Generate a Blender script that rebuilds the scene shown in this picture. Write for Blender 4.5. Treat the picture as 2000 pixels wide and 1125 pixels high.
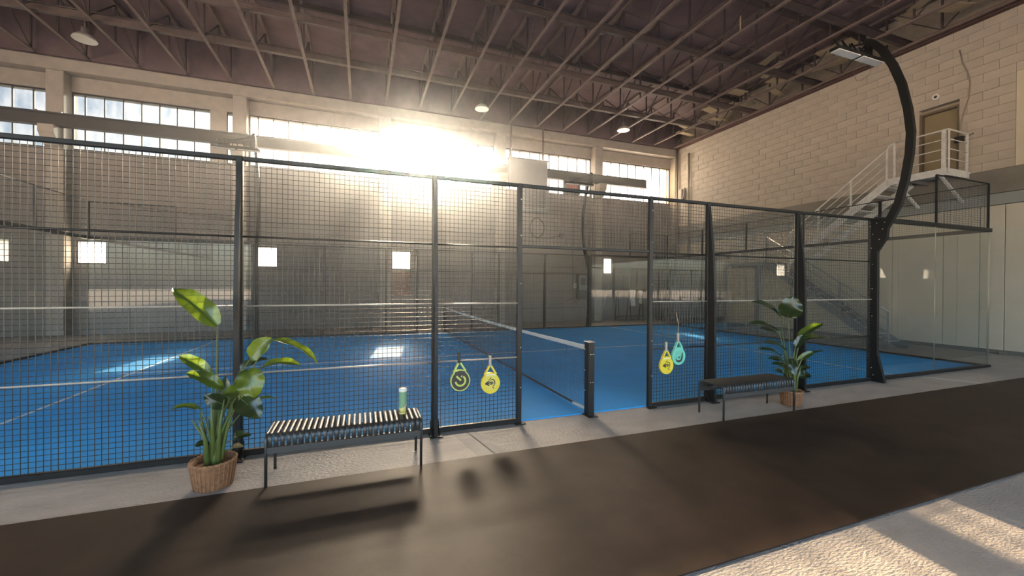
import bpy, math, random
from mathutils import Vector, Matrix
R = math.radians
random.seed(7)
for o in list(bpy.data.objects):
    bpy.data.objects.remove(o)
SC = bpy.context.scene
COL = SC.collection

# ------------------------------------------------------------------ camera
CAMP = Vector((-2.8572, -4.774, 1.7266))
yaw, pit, rol, foc = 0.3534, -0.0065, 0.0056, 797.07
fw = Vector((math.sin(yaw) * math.cos(pit), math.cos(yaw) * math.cos(pit), math.sin(pit)))
rt = Vector((math.cos(yaw), -math.sin(yaw), 0))
up = rt.cross(fw)
r2 = rt * math.cos(rol) + up * math.sin(rol)
u2 = -rt * math.sin(rol) + up * math.cos(rol)
cd = bpy.data.cameras.new('camera')
cam = bpy.data.objects.new('camera', cd)
COL.objects.link(cam)
m = Matrix((r2, u2, -fw)).transposed().to_4x4()
m.translation = CAMP
cam.matrix_world = m
cd.sensor_width = 36
cd.lens = foc / 2000 * 36
cd.clip_start = 0.05
cd.clip_end = 600
SC.camera = cam

# ------------------------------------------------------------------ light
SC.view_settings.view_transform = 'Standard'
SC.view_settings.look = 'None'
SC.view_settings.gamma = 1
SC.view_settings.use_curve_mapping = False
SC.view_settings.exposure = 0.78
SC.cycles.max_bounces = 7
SC.cycles.diffuse_bounces = 4
SC.cycles.glossy_bounces = 3
SC.cycles.transmission_bounces = 4
SC.cycles.transparent_max_bounces = 20
SC.cycles.volume_bounces = 0
SC.cycles.sample_clamp_indirect = 6
SC.cycles.caustics_reflective = False
SC.cycles.caustics_refractive = False

SUN_EL, SUN_AZ = 21.0, 7.7            # sun behind the fourth window, azimuth from +Y towards +X
SUN = Vector((math.cos(R(SUN_EL)) * math.sin(R(SUN_AZ)), math.cos(R(SUN_EL)) * math.cos(R(SUN_AZ)), math.sin(R(SUN_EL))))
SKY_STRENGTH = 0.62
AUREOLE = 2900.0
AUREOLE_K = 280.0                      # exp(-(angle/sigma)^2) written with 1-cos: sigma ~ 3.4 deg
SUN_POWER = 54.0

W = bpy.data.worlds.new('world')
SC.world = W
W.use_nodes = True
nt = W.node_tree
nt.nodes.clear()
out = nt.nodes.new('ShaderNodeOutputWorld')
sky = nt.nodes.new('ShaderNodeTexSky')
sky.sky_type = 'NISHITA'
sky.sun_disc = False
sky.sun_elevation = R(SUN_EL)
sky.sun_rotation = R(SUN_AZ)
sky.air_density = 1.0
sky.dust_density = 2.5
sky.ozone_density = 1.0
bg1 = nt.nodes.new('ShaderNodeBackground')
bg1.inputs[1].default_value = SKY_STRENGTH
nt.links.new(sky.outputs[0], bg1.inputs[0])
tc = nt.nodes.new('ShaderNodeTexCoord')
nrm = nt.nodes.new('ShaderNodeVectorMath'); nrm.operation = 'NORMALIZE'
nt.links.new(tc.outputs['Generated'], nrm.inputs[0])
dot = nt.nodes.new('ShaderNodeVectorMath'); dot.operation = 'DOT_PRODUCT'
nt.links.new(nrm.outputs[0], dot.inputs[0])
dot.inputs[1].default_value = SUN
def wm(op, a, b):
    n = nt.nodes.new('ShaderNodeMath'); n.operation = op
    for i, v in enumerate((a, b)):
        if v is None: continue
        if isinstance(v, (int, float)): n.inputs[i].default_value = v
        else: nt.links.new(v, n.inputs[i])
    return n.outputs[0]
one = wm('SUBTRACT', 1.0, dot.outputs['Value'])
core = wm('MULTIPLY', wm('EXPONENT', wm('MULTIPLY', one, -AUREOLE_K), None), AUREOLE)
bg2 = nt.nodes.new('ShaderNodeBackground')
bg2.inputs[0].default_value = (1.0, 0.82, 0.61, 1)
nt.links.new(core, bg2.inputs[1])
add = nt.nodes.new('ShaderNodeAddShader')
nt.links.new(bg1.outputs[0], add.inputs[0])
nt.links.new(bg2.outputs[0], add.inputs[1])
nt.links.new(add.outputs[0], out.inputs[0])

sl = bpy.data.lights.new('sun', 'SUN')
sl.energy = SUN_POWER
sl.angle = R(0.6)
sl.color = (1.0, 0.76, 0.51)
so = bpy.data.objects.new('sun', sl)
COL.objects.link(so)
so.rotation_euler = SUN.to_track_quat('Z', 'Y').to_euler()
so.location = SUN * 60

# ------------------------------------------------------------------ materials
MATS = {}
def mat(name, col, rough=0.5, metal=0.0, spec=0.5, noise=None, bump=None, var=0.0, stretch=(1, 1, 1), coords='Object'):
    """procedural material: base colour with noise variation and fine bump"""
    mm = bpy.data.materials.new(name); mm.use_nodes = True
    t = mm.node_tree; b = t.nodes['Principled BSDF']
    b.inputs['Roughness'].default_value = rough
    b.inputs['Metallic'].default_value = metal
    b.inputs['Specular IOR Level'].default_value = spec
    b.inputs['Base Color'].default_value = (*col, 1)
    if noise or bump:
        c = t.nodes.new('ShaderNodeTexCoord'); mp = t.nodes.new('ShaderNodeMapping')
        mp.inputs['Scale'].default_value = stretch
        t.links.new(c.outputs[coords], mp.inputs['Vector'])
    if noise:
        n = t.nodes.new('ShaderNodeTexNoise'); n.inputs['Scale'].default_value = noise; n.inputs['Detail'].default_value = 6
        n.inputs['Roughness'].default_value = 0.62
        t.links.new(mp.outputs[0], n.inputs['Vector'])
        mx = t.nodes.new('ShaderNodeValToRGB')
        e = mx.color_ramp.elements
        e[0].position = 0.28; e[1].position = 0.72
        e[0].color = (*[v * (1 - var) for v in col], 1); e[1].color = (*[min(1, v * (1 + var)) for v in col], 1)
        t.links.new(n.outputs['Fac'], mx.inputs[0]); t.links.new(mx.outputs[0], b.inputs['Base Color'])
    if bump:
        n2 = t.nodes.new('ShaderNodeTexNoise'); n2.inputs['Scale'].default_value = bump[0]; n2.inputs['Detail'].default_value = 5
        t.links.new(mp.outputs[0], n2.inputs['Vector'])
        bp = t.nodes.new('ShaderNodeBump'); bp.inputs['Strength'].default_value = bump[1]; bp.inputs['Distance'].default_value = bump[2]
        t.links.new(n2.outputs['Fac'], bp.inputs['Height']); t.links.new(bp.outputs[0], b.inputs['Normal'])
    MATS[name] = mm
    return mm

def glass_mat(name, tint, trans, haze, haze_col=(1, 1, 1), refl=1.0, spots=0.0, rough=0.0):
    """thin pane: mostly see-through, a dusty translucent share and a Fresnel reflection"""
    mm = bpy.data.materials.new(name); mm.use_nodes = True
    t = mm.node_tree; t.nodes.clear()
    o = t.nodes.new('ShaderNodeOutputMaterial')
    tr = t.nodes.new('ShaderNodeBsdfTransparent'); tr.inputs[0].default_value = (*[c * trans for c in tint], 1)
    tl = t.nodes.new('ShaderNodeBsdfTranslucent'); tl.inputs[0].default_value = (*haze_col, 1)
    mx = t.nodes.new('ShaderNodeMixShader'); mx.inputs[0].default_value = haze
    if spots:
        c = t.nodes.new('ShaderNodeTexCoord'); n = t.nodes.new('ShaderNodeTexNoise')
        n.inputs['Scale'].default_value = 3.0; n.inputs['Detail'].default_value = 6
        mp = t.nodes.new('ShaderNodeMapping'); mp.inputs['Scale'].default_value = (1, 1, .4)
        t.links.new(c.outputs['Object'], mp.inputs['Vector']); t.links.new(mp.outputs[0], n.inputs['Vector'])
        r = t.nodes.new('ShaderNodeMapRange')
        r.inputs['From Min'].default_value = 0.3; r.inputs['From Max'].default_value = 0.7
        r.inputs['To Min'].default_value = max(0, haze - spots); r.inputs['To Max'].default_value = min(1, haze + spots)
        t.links.new(n.outputs['Fac'], r.inputs['Value']); t.links.new(r.outputs[0], mx.inputs[0])
    t.links.new(tr.outputs[0], mx.inputs[1]); t.links.new(tl.outputs[0], mx.inputs[2])
    gl = t.nodes.new('ShaderNodeBsdfGlossy'); gl.inputs['Roughness'].default_value = rough
    fr = t.nodes.new('ShaderNodeFresnel'); fr.inputs['IOR'].default_value = 1.45
    ml = t.nodes.new('ShaderNodeMath'); ml.operation = 'MULTIPLY'; ml.inputs[1].default_value = refl
    t.links.new(fr.outputs[0], ml.inputs[0])
    m2 = t.nodes.new('ShaderNodeMixShader')
    t.links.new(ml.outputs[0], m2.inputs[0]); t.links.new(mx.outputs[0], m2.inputs[1]); t.links.new(gl.outputs[0], m2.inputs[2])
    t.links.new(m2.outputs[0], o.inputs[0])
    MATS[name] = mm
    return mm

def leaf_mat(name, col, tcol, share):
    mm = bpy.data.materials.new(name); mm.use_nodes = True
    t = mm.node_tree; b = t.nodes['Principled BSDF']; o = t.nodes['Material Output']
    c = t.nodes.new('ShaderNodeTexCoord'); n = t.nodes.new('ShaderNodeTexNoise'); n.inputs['Scale'].default_value = 14; n.inputs['Detail'].default_value = 4
    t.links.new(c.outputs['Object'], n.inputs['Vector'])
    r = t.nodes.new('ShaderNodeValToRGB'); e = r.color_ramp.elements
    e[0].position = .3; e[1].position = .7
    e[0].color = (*[v * .75 for v in col], 1); e[1].color = (*[v * 1.3 for v in col], 1)
    t.links.new(n.outputs['Fac'], r.inputs[0]); t.links.new(r.outputs[0], b.inputs['Base Color'])
    b.inputs['Roughness'].default_value = 0.24
    b.inputs['Specular IOR Level'].default_value = .7
    tl = t.nodes.new('ShaderNodeBsdfTranslucent'); tl.inputs[0].default_value = (*tcol, 1)
    mx = t.nodes.new('ShaderNodeMixShader'); mx.inputs[0].default_value = share
    t.links.new(b.outputs[0], mx.inputs[1]); t.links.new(tl.outputs[0], mx.inputs[2]); t.links.new(mx.outputs[0], o.inputs[0])
    MATS[name] = mm
    return mm

mat('concrete_floor', (.36, .325, .285), .46, noise=1.6, var=.18, bump=(30, .9, .016), stretch=(1, 2.0, 1))
mat('concrete_patch', (.30, .285, .265), .6, noise=5, var=.12, bump=(40, .2, .003))
mat('ground_out', (.46, .44, .41), .8, noise=.4, var=.2)
mat('rubber_mat', (.037, .0235, .016), .50, spec=.12, noise=2.2, var=.3, bump=(160, .3, .002))
mat('turf_blue', (.012, .345, .80), .75, spec=.25, noise=.9, var=.12, bump=(260, .4, .004))
mat('line_white', (.62, .66, .68), .7, noise=30, var=.1)
mat('paint_line', (.60, .57, .50), .7, noise=12, var=.2)
mat('black_steel', (.008, .008, .0085), .42, spec=.32)
mat('wire_steel', (.010, .0095, .009), .33, spec=.62)
mat('rod_glint', (.40, .36, .30), .42, noise=20, var=.1)  # pale colour includes the sun glint on the near rods
mat('bench_steel', (.016, .015, .015), .46, spec=1.0)
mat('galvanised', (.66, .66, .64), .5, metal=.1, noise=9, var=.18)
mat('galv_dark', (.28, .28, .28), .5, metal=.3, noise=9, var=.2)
mat('bolt_metal', (.65, .64, .62), .3, metal=.9)
mat('far_wall', (.26, .232, .218), .85, noise=.8, var=.16, bump=(20, .2, .006), stretch=(1, 1, .6))
mat('pillar', (.40, .355, .315), .85, noise=3, var=.14, bump=(24, .25, .006))
mat('block', (.43, .375, .315), .88, noise=1.4, var=.16, bump=(30, .3, .006), coords='Object')
mat('block_b', (.415, .362, .305), .88, noise=2.6, var=.14, bump=(30, .3, .006))
mat('block_c', (.445, .39, .328), .88, noise=2.2, var=.10, bump=(30, .3, .006))
mat('mortar', (.375, .32, .26), .95, noise=6, var=.15)
mat('panel_white', (.56, .505, .41), .7, noise=1.5, var=.06, bump=(12, .1, .003))
mat('plaster_patch', (.56, .50, .38), .8, noise=2, var=.08)
mat('ledge', (.19, .175, .15), .85, noise=1.2, var=.25, bump=(20, .2, .006))
mat('ledge_blue', (.27, .285, .275), .8, noise=1.2, var=.12)
mat('door_olive', (.25, .20, .115), .6, noise=1.5, var=.1)
mat('door_frame', (.13, .10, .065), .6)
mat('roof_deck', (.17, .115, .125), .9, noise=1.3, var=.28)
mat('joist', (.17, .125, .115), .6, spec=.5, noise=5, var=.25)
mat('cross', (.12, .088, .082), .65, noise=5, var=.25)
mat('joist_dark', (.075, .056, .055), .7, noise=5, var=.25)
mat('rust_beam', (.085, .04, .035), .7, noise=4, var=.3)
mat('plank', (.42, .335, .22), .8, noise=4, var=.2, stretch=(1, 6, 1))
mat('crane_beam', (.042, .032, .029), .6, noise=3, var=.25)
mat('frame_dark', (.05, .043, .04), .6)
mat('grey_box', (.30, .30, .31), .5, noise=3, var=.08)
mat('red_panel', (.45, .13, .09), .7, noise=8, var=.15)
mat('brick_red', (.30, .15, .12), .85, noise=6, var=.2)
mat('cabinet', (.14, .12, .12), .5, noise=4, var=.1)
mat('rubber_hose', (.10, .09, .085), .6)
mat('cable', (.24, .20, .16), .7)
mat('pipe', (.20, .17, .15), .55)
mat('white_cloth', (.62, .60, .56), .8, noise=8, var=.12, bump=(14, .4, .01))
mat('pallet_wood', (.20, .11, .085), .8, noise=6, var=.25)
mat('jack_dark', (.05, .045, .04), .5)
mat('wicker', (.25, .105, .045), .75, noise=40, var=.35, bump=(90, .5, .004))
mat('wicker_light', (.33, .16, .075), .75, noise=40, var=.35, bump=(90, .5, .004))
mat('soil', (.04, .028, .02), .95, noise=30, var=.4)
mat('net_cord', (.035, .045, .06), .8)
mat('net_band', (.62, .62, .60), .75, noise=60, var=.2)
mat('lamp_shade', (.55, .53, .48), .35, metal=.4)
mat('lamp_white', (.78, .76, .72), .4)
mat('yellow', (.80, .62, .035), .35)
mat('mint', (.16, .62, .47), .35)
mat('mint_dark', (.05, .30, .24), .4)
mat('lime', (.52, .60, .12), .4)
mat('racket_black', (.035, .030, .026), .4)
mat('ink', (.02, .018, .014), .5)
mat('grip_beige', (.52, .43, .33), .7, noise=60, var=.15)
mat('grip_black', (.04, .04, .04), .7)
mat('dot_pale', (.78, .72, .45), .5)
mat('strap', (.50, .38, .24), .7)
mat('can_green', (.20, .36, .21), .3)
mat('can_gold', (.72, .60, .24), .3)
mat('can_cap', (.72, .74, .66), .4)
mat('ball', (.62, .68, .10), .9, bump=(200, .6, .002))
mat('stem', (.095, .125, .03), .45, noise=12, var=.2)
leaf_mat('leaf', (.022, .050, .011), (.30, .47, .02), .27)
leaf_mat('leaf_dark', (.012, .026, .009), (.10, .17, .02), .13)
leaf_mat('leaf_dry', (.22, .17, .09), (.35, .25, .10), .3)
glass_mat('pane_sky_tint', (.78, .94, 1.06), .088, .006, (.9, .92, .95), spots=.006)  # blue of the sky put into the tint, low transmission dims it
glass_mat('pane_dusty', (1.0, .98, .95), .22, .045, (.95, .93, .9), spots=.03)
glass_mat('pane_frost', (.92, .97, 1.0), .30, .55, (.88, .93, .98), spots=.10)
glass_mat('pane_milky', (1.0, .98, .95), .10, .22, (.86, .92, 1.0), spots=.05)
glass_mat('pane_yellow', (1.0, .93, .72), .06, .14, (.95, .86, .62), spots=.1)
glass_mat('court_glass', (.968, .985, .968), .95, .006, refl=1.45)
glass_mat('glass_edge', (.7, .85, .78), .6, .55, (.92, .97, .94))
glass_mat('can_clear', (1, 1, .95), .95, .03)

# ------------------------------------------------------------------ helpers
class MB:
    def __init__(s): s.v = []; s.f = []; s.sm = []
    def quadbox(s, P, smooth=False):
        i = len(s.v); s.v += [tuple(p) for p in P]
        for q in ((0, 3, 2, 1), (4, 5, 6, 7), (0, 1, 5, 4), (1, 2, 6, 5), (2, 3, 7, 6), (3, 0, 4, 7)):
            s.f.append(tuple(i + k for k in q)); s.sm.append(smooth)
        return s
    def box(s, x0, x1, y0, y1, z0, z1):
        return s.quadbox([(x0, y0, z0), (x1, y0, z0), (x1, y1, z0), (x0, y1, z0), (x0, y0, z1), (x1, y0, z1), (x1, y1, z1), (x0, y1, z1)])
    def cbox(s, x0, x1, y0, y1, z0, z1, c=.004):
        """box with chamfered edges"""
        X = (x0, x1); Y = (y0, y1); Z = (z0, z1); i = len(s.v); idx = {}
        for a in (0, 1):
            for b in (0, 1):
                for d in (0, 1):
                    sx = c if a == 0 else -c; sy = c if b == 0 else -c; sz = c if d == 0 else -c
                    idx[a, b, d, 'x'] = len(s.v); s.v.append((X[a], Y[b] + sy, Z[d] + sz))
                    idx[a, b, d, 'y'] = len(s.v); s.v.append((X[a] + sx, Y[b], Z[d] + sz))
                    idx[a, b, d, 'z'] = len(s.v); s.v.append((X[a] + sx, Y[b] + sy, Z[d]))
        def F(q, flip):
            s.f.append(tuple(q[::-1] if flip else q)); s.sm.append(False)
        for a in (0, 1):
            F([idx[a, 0, 0, 'x'], idx[a, 1, 0, 'x'], idx[a, 1, 1, 'x'], idx[a, 0, 1, 'x']], a == 0)
            F([idx[0, a, 0, 'y'], idx[0, a, 1, 'y'], idx[1, a, 1, 'y'], idx[1, a, 0, 'y']], a == 0)
            F([idx[0, 0, a, 'z'], idx[1, 0, a, 'z'], idx[1, 1, a, 'z'], idx[0, 1, a, 'z']], a == 0)
        for a in (0, 1):
            for b in (0, 1):
                F([idx[a, b, 0, 'x'], idx[a, b, 1, 'x'], idx[a, b, 1, 'y'], idx[a, b, 0, 'y']], (a + b) % 2 == 1)
                F([idx[a, 0, b, 'x'], idx[a, 1, b, 'x'], idx[a, 1, b, 'z'], idx[a, 0, b, 'z']], (a + b) % 2 == 0)
                F([idx[0, a, b, 'y'], idx[1, a, b, 'y'], idx[1, a, b, 'z'], idx[0, a, b, 'z']], (a + b) % 2 == 1)
                for d in (0, 1):
                    F([idx[a, b, d, 'x'], idx[a, b, d, 'y'], idx[a, b, d, 'z']], (a + b + d) % 2 == 0)
        return s
    def bar(s, a, b, w, h, upv=(0, 0, 1)):
        """rectangular bar from a to b; w across, h along upv"""
        a = Vector(a); b = Vector(b); d = (b - a).normalized(); u = Vector(upv)
        side = d.cross(u)
        if side.length < 1e-4: side = d.cross(Vector((1, 0, 0)))
        side.normalize(); u = side.cross(d).normalized()
        p = []
        for e in (a, b):
            p += [e - side * w / 2 - u * h / 2, e + side * w / 2 - u * h / 2, e + side * w / 2 + u * h / 2, e - side * w / 2 + u * h / 2]
        return s.quadbox(p)
    def tube(s, pts, r, n=6, cap=True):
        pts = [Vector(p) for p in pts]; k = len(pts)
        rr = r if isinstance(r, (list, tuple)) else [r] * k
        base = len(s.v); prev = None
        for i, p in enumerate(pts):
            d = (pts[min(i + 1, k - 1)] - pts[max(i - 1, 0)]).normalized()
            if prev is None:
                ref = Vector((0, 0, 1)) if abs(d.z) < .9 else Vector((1, 0, 0))
                sd = d.cross(ref).normalized()
            else:
                sd = (prev - d * prev.dot(d)).normalized()
            prev = sd; u = d.cross(sd)
            for j in range(n):
                a = 2 * math.pi * j / n
                s.v.append(tuple(p + (sd * math.cos(a) + u * math.sin(a)) * rr[i]))
        for i in range(k - 1):
            for j in range(n):
                q = base + i * n
                s.f.append((q + j, q + (j + 1) % n, q + n + (j + 1) % n, q + n + j)); s.sm.append(True)
        if cap:
            s.f.append(tuple(base + j for j in range(n))[::-1]); s.sm.append(False)
            s.f.append(tuple(base + (k - 1) * n + j for j in range(n))); s.sm.append(False)
        return s
    def lathe(s, prof, c, n=24, smooth=True, sx=1.0, sy=1.0):
        base = len(s.v); k = len(prof)
        for (r, z) in prof:
            for j in range(n):
                a = 2 * math.pi * j / n
                s.v.append((c[0] + r * sx * math.cos(a), c[1] + r * sy * math.sin(a), c[2] + z))
        for i in range(k - 1):
            for j in range(n):
                q = base + i * n
                s.f.append((q + j, q + (j + 1) % n, q + n + (j + 1) % n, q + n + j)); s.sm.append(smooth)
        if prof[0][0] > 1e-5: s.f.append(tuple(base + j for j in range(n))[::-1]); s.sm.append(False)
        if prof[-1][0] > 1e-5: s.f.append(tuple(base + (k - 1) * n + j for j in range(n))); s.sm.append(False)
        return s
    def prism(s, poly, ax, a0, a1):
        """extrude a 2-D polygon along axis ax (0: poly in yz, 1: xz, 2: xy)"""
        i = len(s.v); n = len(poly)
        def P(p, a): return (a, p[0], p[1]) if ax == 0 else (p[0], a, p[1]) if ax == 1 else (p[0], p[1], a)
        s.v += [P(p, a0) for p in poly] + [P(p, a1) for p in poly]
        s.f.append(tuple(range(i, i + n))[::-1]); s.f.append(tuple(range(i + n, i + 2 * n))); s.sm += [False, False]
        for j in range(n):
            s.f.append((i + j, i + (j + 1) % n, i + n + (j + 1) % n, i + n + j)); s.sm.append(False)
        return s

ORG = {}
def mesh_of(name, mb, material, org=(0, 0, 0)):
    me = bpy.data.meshes.new(name)
    me.from_pydata([(v[0] - org[0], v[1] - org[1], v[2] - org[2]) for v in mb.v], [], mb.f)
    me.polygons.foreach_set('use_smooth', mb.sm)
    me.validate()
    me.update()
    import bmesh
    bm = bmesh.new(); bm.from_mesh(me); bmesh.ops.recalc_face_normals(bm, faces=bm.faces); bm.to_mesh(me); bm.free()
    for mn in (material if isinstance(material, (list, tuple)) else [material]):
        me.materials.append(MATS[mn])
    return me
def obj(name, mb, material, parent=None, loc=None):
    """one mesh object; vertices are given in world coordinates"""
    org = ORG[parent.name] if parent else (loc or (0, 0, 0))
    o = bpy.data.objects.new(name, mesh_of(name, mb, material, org))
    COL.objects.link(o)
    if parent: o.parent = parent
    else: o.location = org
    ORG[o.name] = tuple(org)
    return o
def inst(name, me, parent, loc, rot=None):
    """another object on shared mesh data; loc in world coordinates"""
    o = bpy.data.objects.new(name, me); COL.objects.link(o); o.parent = parent
    q = ORG[parent.name]; o.location = (loc[0] - q[0], loc[1] - q[1], loc[2] - q[2])
    if rot: o.rotation_euler = rot
    ORG[o.name] = tuple(loc)
    return o
def tag(o, label=None, cat=None, group=None, kind=None):
    if label: o['label'] = label
    if cat: o['category'] = cat
    if group: o['group'] = group
    if kind: o['kind'] = kind
    return o
def thing(name, label, cat, loc, group=None):
    o = bpy.data.objects.new(name, None); COL.objects.link(o); o.location = loc
    o.empty_display_size = .1
    ORG[o.name] = tuple(loc)
    return tag(o, label, cat, group)
def structure(name, mb, material, label, cat='structure', loc=None):
    return tag(obj(name, mb, material, None, loc), label, cat, None, 'structure')
def place(root, loc, label=None):
    """copy of a thing with its parts and their sub-parts"""
    r = root.copy(); COL.objects.link(r); r.location = loc
    if label: r['label'] = label
    ORG[r.name] = tuple(loc)
    for c in list(root.children):
        k = c.copy(); COL.objects.link(k); k.parent = r
        for g in list(c.children):
            h = g.copy(); COL.objects.link(h); h.parent = k
    return r

XW, YW = 12.85, 13.0                 # inner faces of right and far wall
XL, YB = -17.6, -11.0
ZC = 8.95                            # underside of the roof joists
# ================================================================== SETTING
fl = structure('floor', MB().box(XL, XW + .4, YB, YW + .4, -.25, 0), 'concrete_floor', 'grey worn concrete floor of the hall', 'floor')
structure('ground', MB().box(-140, 140, -140, 160, -.5, -.26), 'ground_out', 'pale unseen ground outside the hall, added to bounce light', 'ground')  # unseen, added to bounce sun and sky light into the hall
obj('repair_strip', MB().prism([(-1.86, -.10), (-1.60, -.10), (-1.44, -.83), (-1.74, -.83)], 2, 0, .002), 'concrete_patch', fl)
obj('floor_joint', MB().prism([(-1.70, -.10), (-1.685, -.10), (-1.555, -.83), (-1.575, -.83)], 2, .002, .003), 'ledge', fl)
obj('painted_line', MB().prism([(7.33, -.12), (7.40, -.12), (7.76, -.85), (7.68, -.85)], 2, 0, .002), 'paint_line', fl)

# ---- far wall with window band
PIL = [-17.1, -12.1, -7.03, -1.95, 3.0, 8.08]
SILL, HEAD, SOFF = 6.15, 8.05, 8.56
wf = MB()
LOW = [(-16.9, -16.1), (-11.78, -10.98), (-6.64, -5.86), (-1.68, -.88), (8.63, 9.15)]
LZ0, LZ1 = 2.35, 3.15
wf.box(XL, XW + .4, YW, YW + .35, 0, LZ0)
xs = [XL] + [v for p in LOW for v in p] + [XW + .4]
for i in range(0, len(xs), 2): wf.box(xs[i], xs[i + 1], YW, YW + .35, LZ0, LZ1)
wf.box(XL, XW + .4, YW, YW + .35, LZ1, SILL)
wf.box(XL, XW + .4, YW, YW + .35, HEAD, 10.2)
wall_far = structure('wall_far', wf, 'far_wall', 'far hall wall below and above the window band', 'wall')
for x in PIL:
    obj('pillar', MB().cbox(x - .22, x + .22, YW - .4, YW + .3, 0, SOFF, .015), 'pillar', wall_far)
obj('pillar', MB().cbox(XW - .1, XW + .2, YW - .4, YW + .3, 0, SOFF, .015), 'pillar', wall_far)
obj('ring_beam', MB().cbox(XL, XW + .2, YW - .42, YW + .3, SOFF, ZC, .012), 'pillar', wall_far)
for i in range(len(PIL)):
    x0 = PIL[i] + .22; x1 = PIL[i + 1] - .22 if i + 1 < len(PIL) else XW - .1
    obj('lintel', MB().cbox(x0, x1, YW - .02, YW + .12, HEAD, SOFF, .01), 'pillar', wall_far)
    obj('wall_panel', MB().cbox(x0 + .02, x1 - .02, YW - .03, YW + .02, 3.62, SILL - .02, .012), 'far_wall', wall_far)
    for k in range(3):
        w = (x1 - x0) / 3
        z1 = LZ0 - .03
        obj('wall_panel', MB().cbox(x0 + k * w + .008, x0 + (k + 1) * w - .008, YW - .02, YW + .02, .12, z1, .008), 'far_wall', wall_far)
# ---- windows
def window(n, x0, x1, mats, label, z0=SILL, z1=HEAD, first=None, pitch=.505, skip=None):
    fr = MB(); y = YW + .06
    for a in (x0, x1 - .04): fr.box(a, a + .04, y - .03, y + .03, z0, z1)
    fr.box(x0 + .04, x1 - .04, y - .03, y + .03, z0, z0 + .04); fr.box(x0 + .04, x1 - .04, y - .03, y + .03, z1 - .04, z1)
    w = structure('window_%d' % n, fr, 'frame_dark', label, 'window')
    cuts = [x0 + .04]; x = first if first else x0 + pitch
    while x < x1 - .12: cuts.append(x); x += pitch
    cuts.append(x1 - .04)
    for k in range(len(cuts) - 1):
        if k: obj('mullion', MB().box(cuts[k] - .019, cuts[k] + .019, y - .025, y + .025, z0 + .04, z1 - .04), 'frame_dark', w)
        if skip and skip(cuts[k]): continue
        a = cuts[k] + (.019 if k else 0); b = cuts[k + 1] - (.019 if k < len(cuts) - 2 else 0)
        i = len(fr.v)
        pm = mats[k] if isinstance(mats, (list, tuple)) else mats
        q = MB(); q.v = [(a, y, z0 + .04), (b, y, z0 + .04), (b, y, z1 - .04), (a, y, z1 - .04)]; q.f = [(0, 1, 2, 3)]; q.sm = [False]
        obj('pane', q, pm, w)
    return w
window(1, PIL[0] + .22, PIL[1] - .22, 'pane_sky_tint', 'leftmost high window, cut by the left edge of the photo')
w2 = window(2, PIL[1] + .22, PIL[2] - .22, 'pane_sky_tint', 'high window with blue sky and a solid end panel', first=-11.55)
obj('infill_panel', MB().cbox(-8.03, -7.52, YW - .04, YW + .02, SILL, HEAD, .01), 'pillar', w2)
window(3, PIL[2] + .22, PIL[3] - .22, 'pane_dusty', 'dusty high window, third from the left', first=-6.53)
window(4, PIL[3] + .22, PIL[4] - .22, 'pane_dusty', 'dazzling high window where the sun comes in', first=-1.0)
window(5, PIL[4] + .22, PIL[5] - .22, 'pane_dusty', 'dusty high window behind the grey box unit', first=3.56)
window(6, PIL[5] + .22, XW - .1, ['pane_milky'] * 7 + ['pane_yellow'] * 3, 'rightmost high window with yellowed panes at its right', first=9.05)
lw = ['small square window beyond the left edge of the photo', 'leftmost small square window low in the far wall', 'small square window right of the left fence post', 'small square window above the reddish wall board', 'narrow frosted small window at the right of the far wall']
for i, (a, b) in enumerate(LOW):
    window(7 + i, a, b, 'pane_frost', lw[i], LZ0, LZ1, pitch=5)
# ---- right wall: backing, concrete blocks, ledge, lower panels
wr = structure('wall_right', MB().box(XW + .2, XW + .5, YB, YW + .3, 0, 10.2), 'mortar', 'right hall wall of painted concrete blocks above pale panels', 'wall')
BL, BH, Z0 = .60, .2412, 4.85
blocks = []
nrow = 17
for r_ in range(nrow):
    z = Z0 + r_ * BH; off = (r_ % 2) * BL / 2
    y = -1.8 - off
    while y < YW - .42:
        y1 = min(y + BL, YW - .41)
        segs = [(y, y1)]
        if z < 6.9: # door and plaster patch are cut out
            for (h0, h1, ztop) in ((1.66, 2.54, 6.9), (-1.9, .60, 7.28)):
                ns = []
                for (a, b) in segs:
                    if z >= ztop - .05 or b <= h0 or a >= h1: ns.append((a, b)); continue
                    if a < h0: ns.append((a, h0))
                    if b > h1: ns.append((h1, b))
                segs = ns
        elif z < 7.2:
            segs = [(max(a, .60), b) for a, b in segs if b > .60]
        for a, b in segs:
            if b - a > .05: blocks.append((a, b, z))
        y = y1
blocks.sort(key=lambda b: b[0])
cache = {}
rest = MB()
vis = [b for b in blocks if b[1] > .2 and not (b[2] > 8.4 and b[0] < 1.0)]
other = [b for b in blocks if b not in vis]
for i, (a, b, z) in enumerate(vis):
    pro = random.choice((0, 0, 0, .002, .004, -.003, -.008))
    if i < 295:
        w = round(b - a, 3); key = (w, (i * 7 + i // 5) % 3)
        if key not in cache:
            cache[key] = mesh_of('concrete_block', MB().cbox(0, .21, .002, w - .002, .002, BH - .002, .003), ('block', 'block_b', 'block_c')[(i * 7 + i // 5) % 3])
        inst('concrete_block', cache[key], wr, (XW + pro, a, z))
    else:
        rest.cbox(XW + pro, XW + .21, a + .002, b - .002, z + .002, z + BH - .002, .003)
for (a, b, z) in other: rest.cbox(XW, XW + .21, a + .002, b - .002, z + .002, z + BH - .002, .003)
tag(obj('block_courses', rest, 'block', wr), kind='stuff')
obj('plaster_patch', MB().cbox(XW - .01, XW + .2, -1.9, .598, Z0, 7.28, .01), 'plaster_patch', wr)
obj('concrete_ledge', MB().cbox(XW - .10, XW + .2, YB, YW - .42, 4.22, 4.848, .012), 'ledge', wr)
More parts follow.
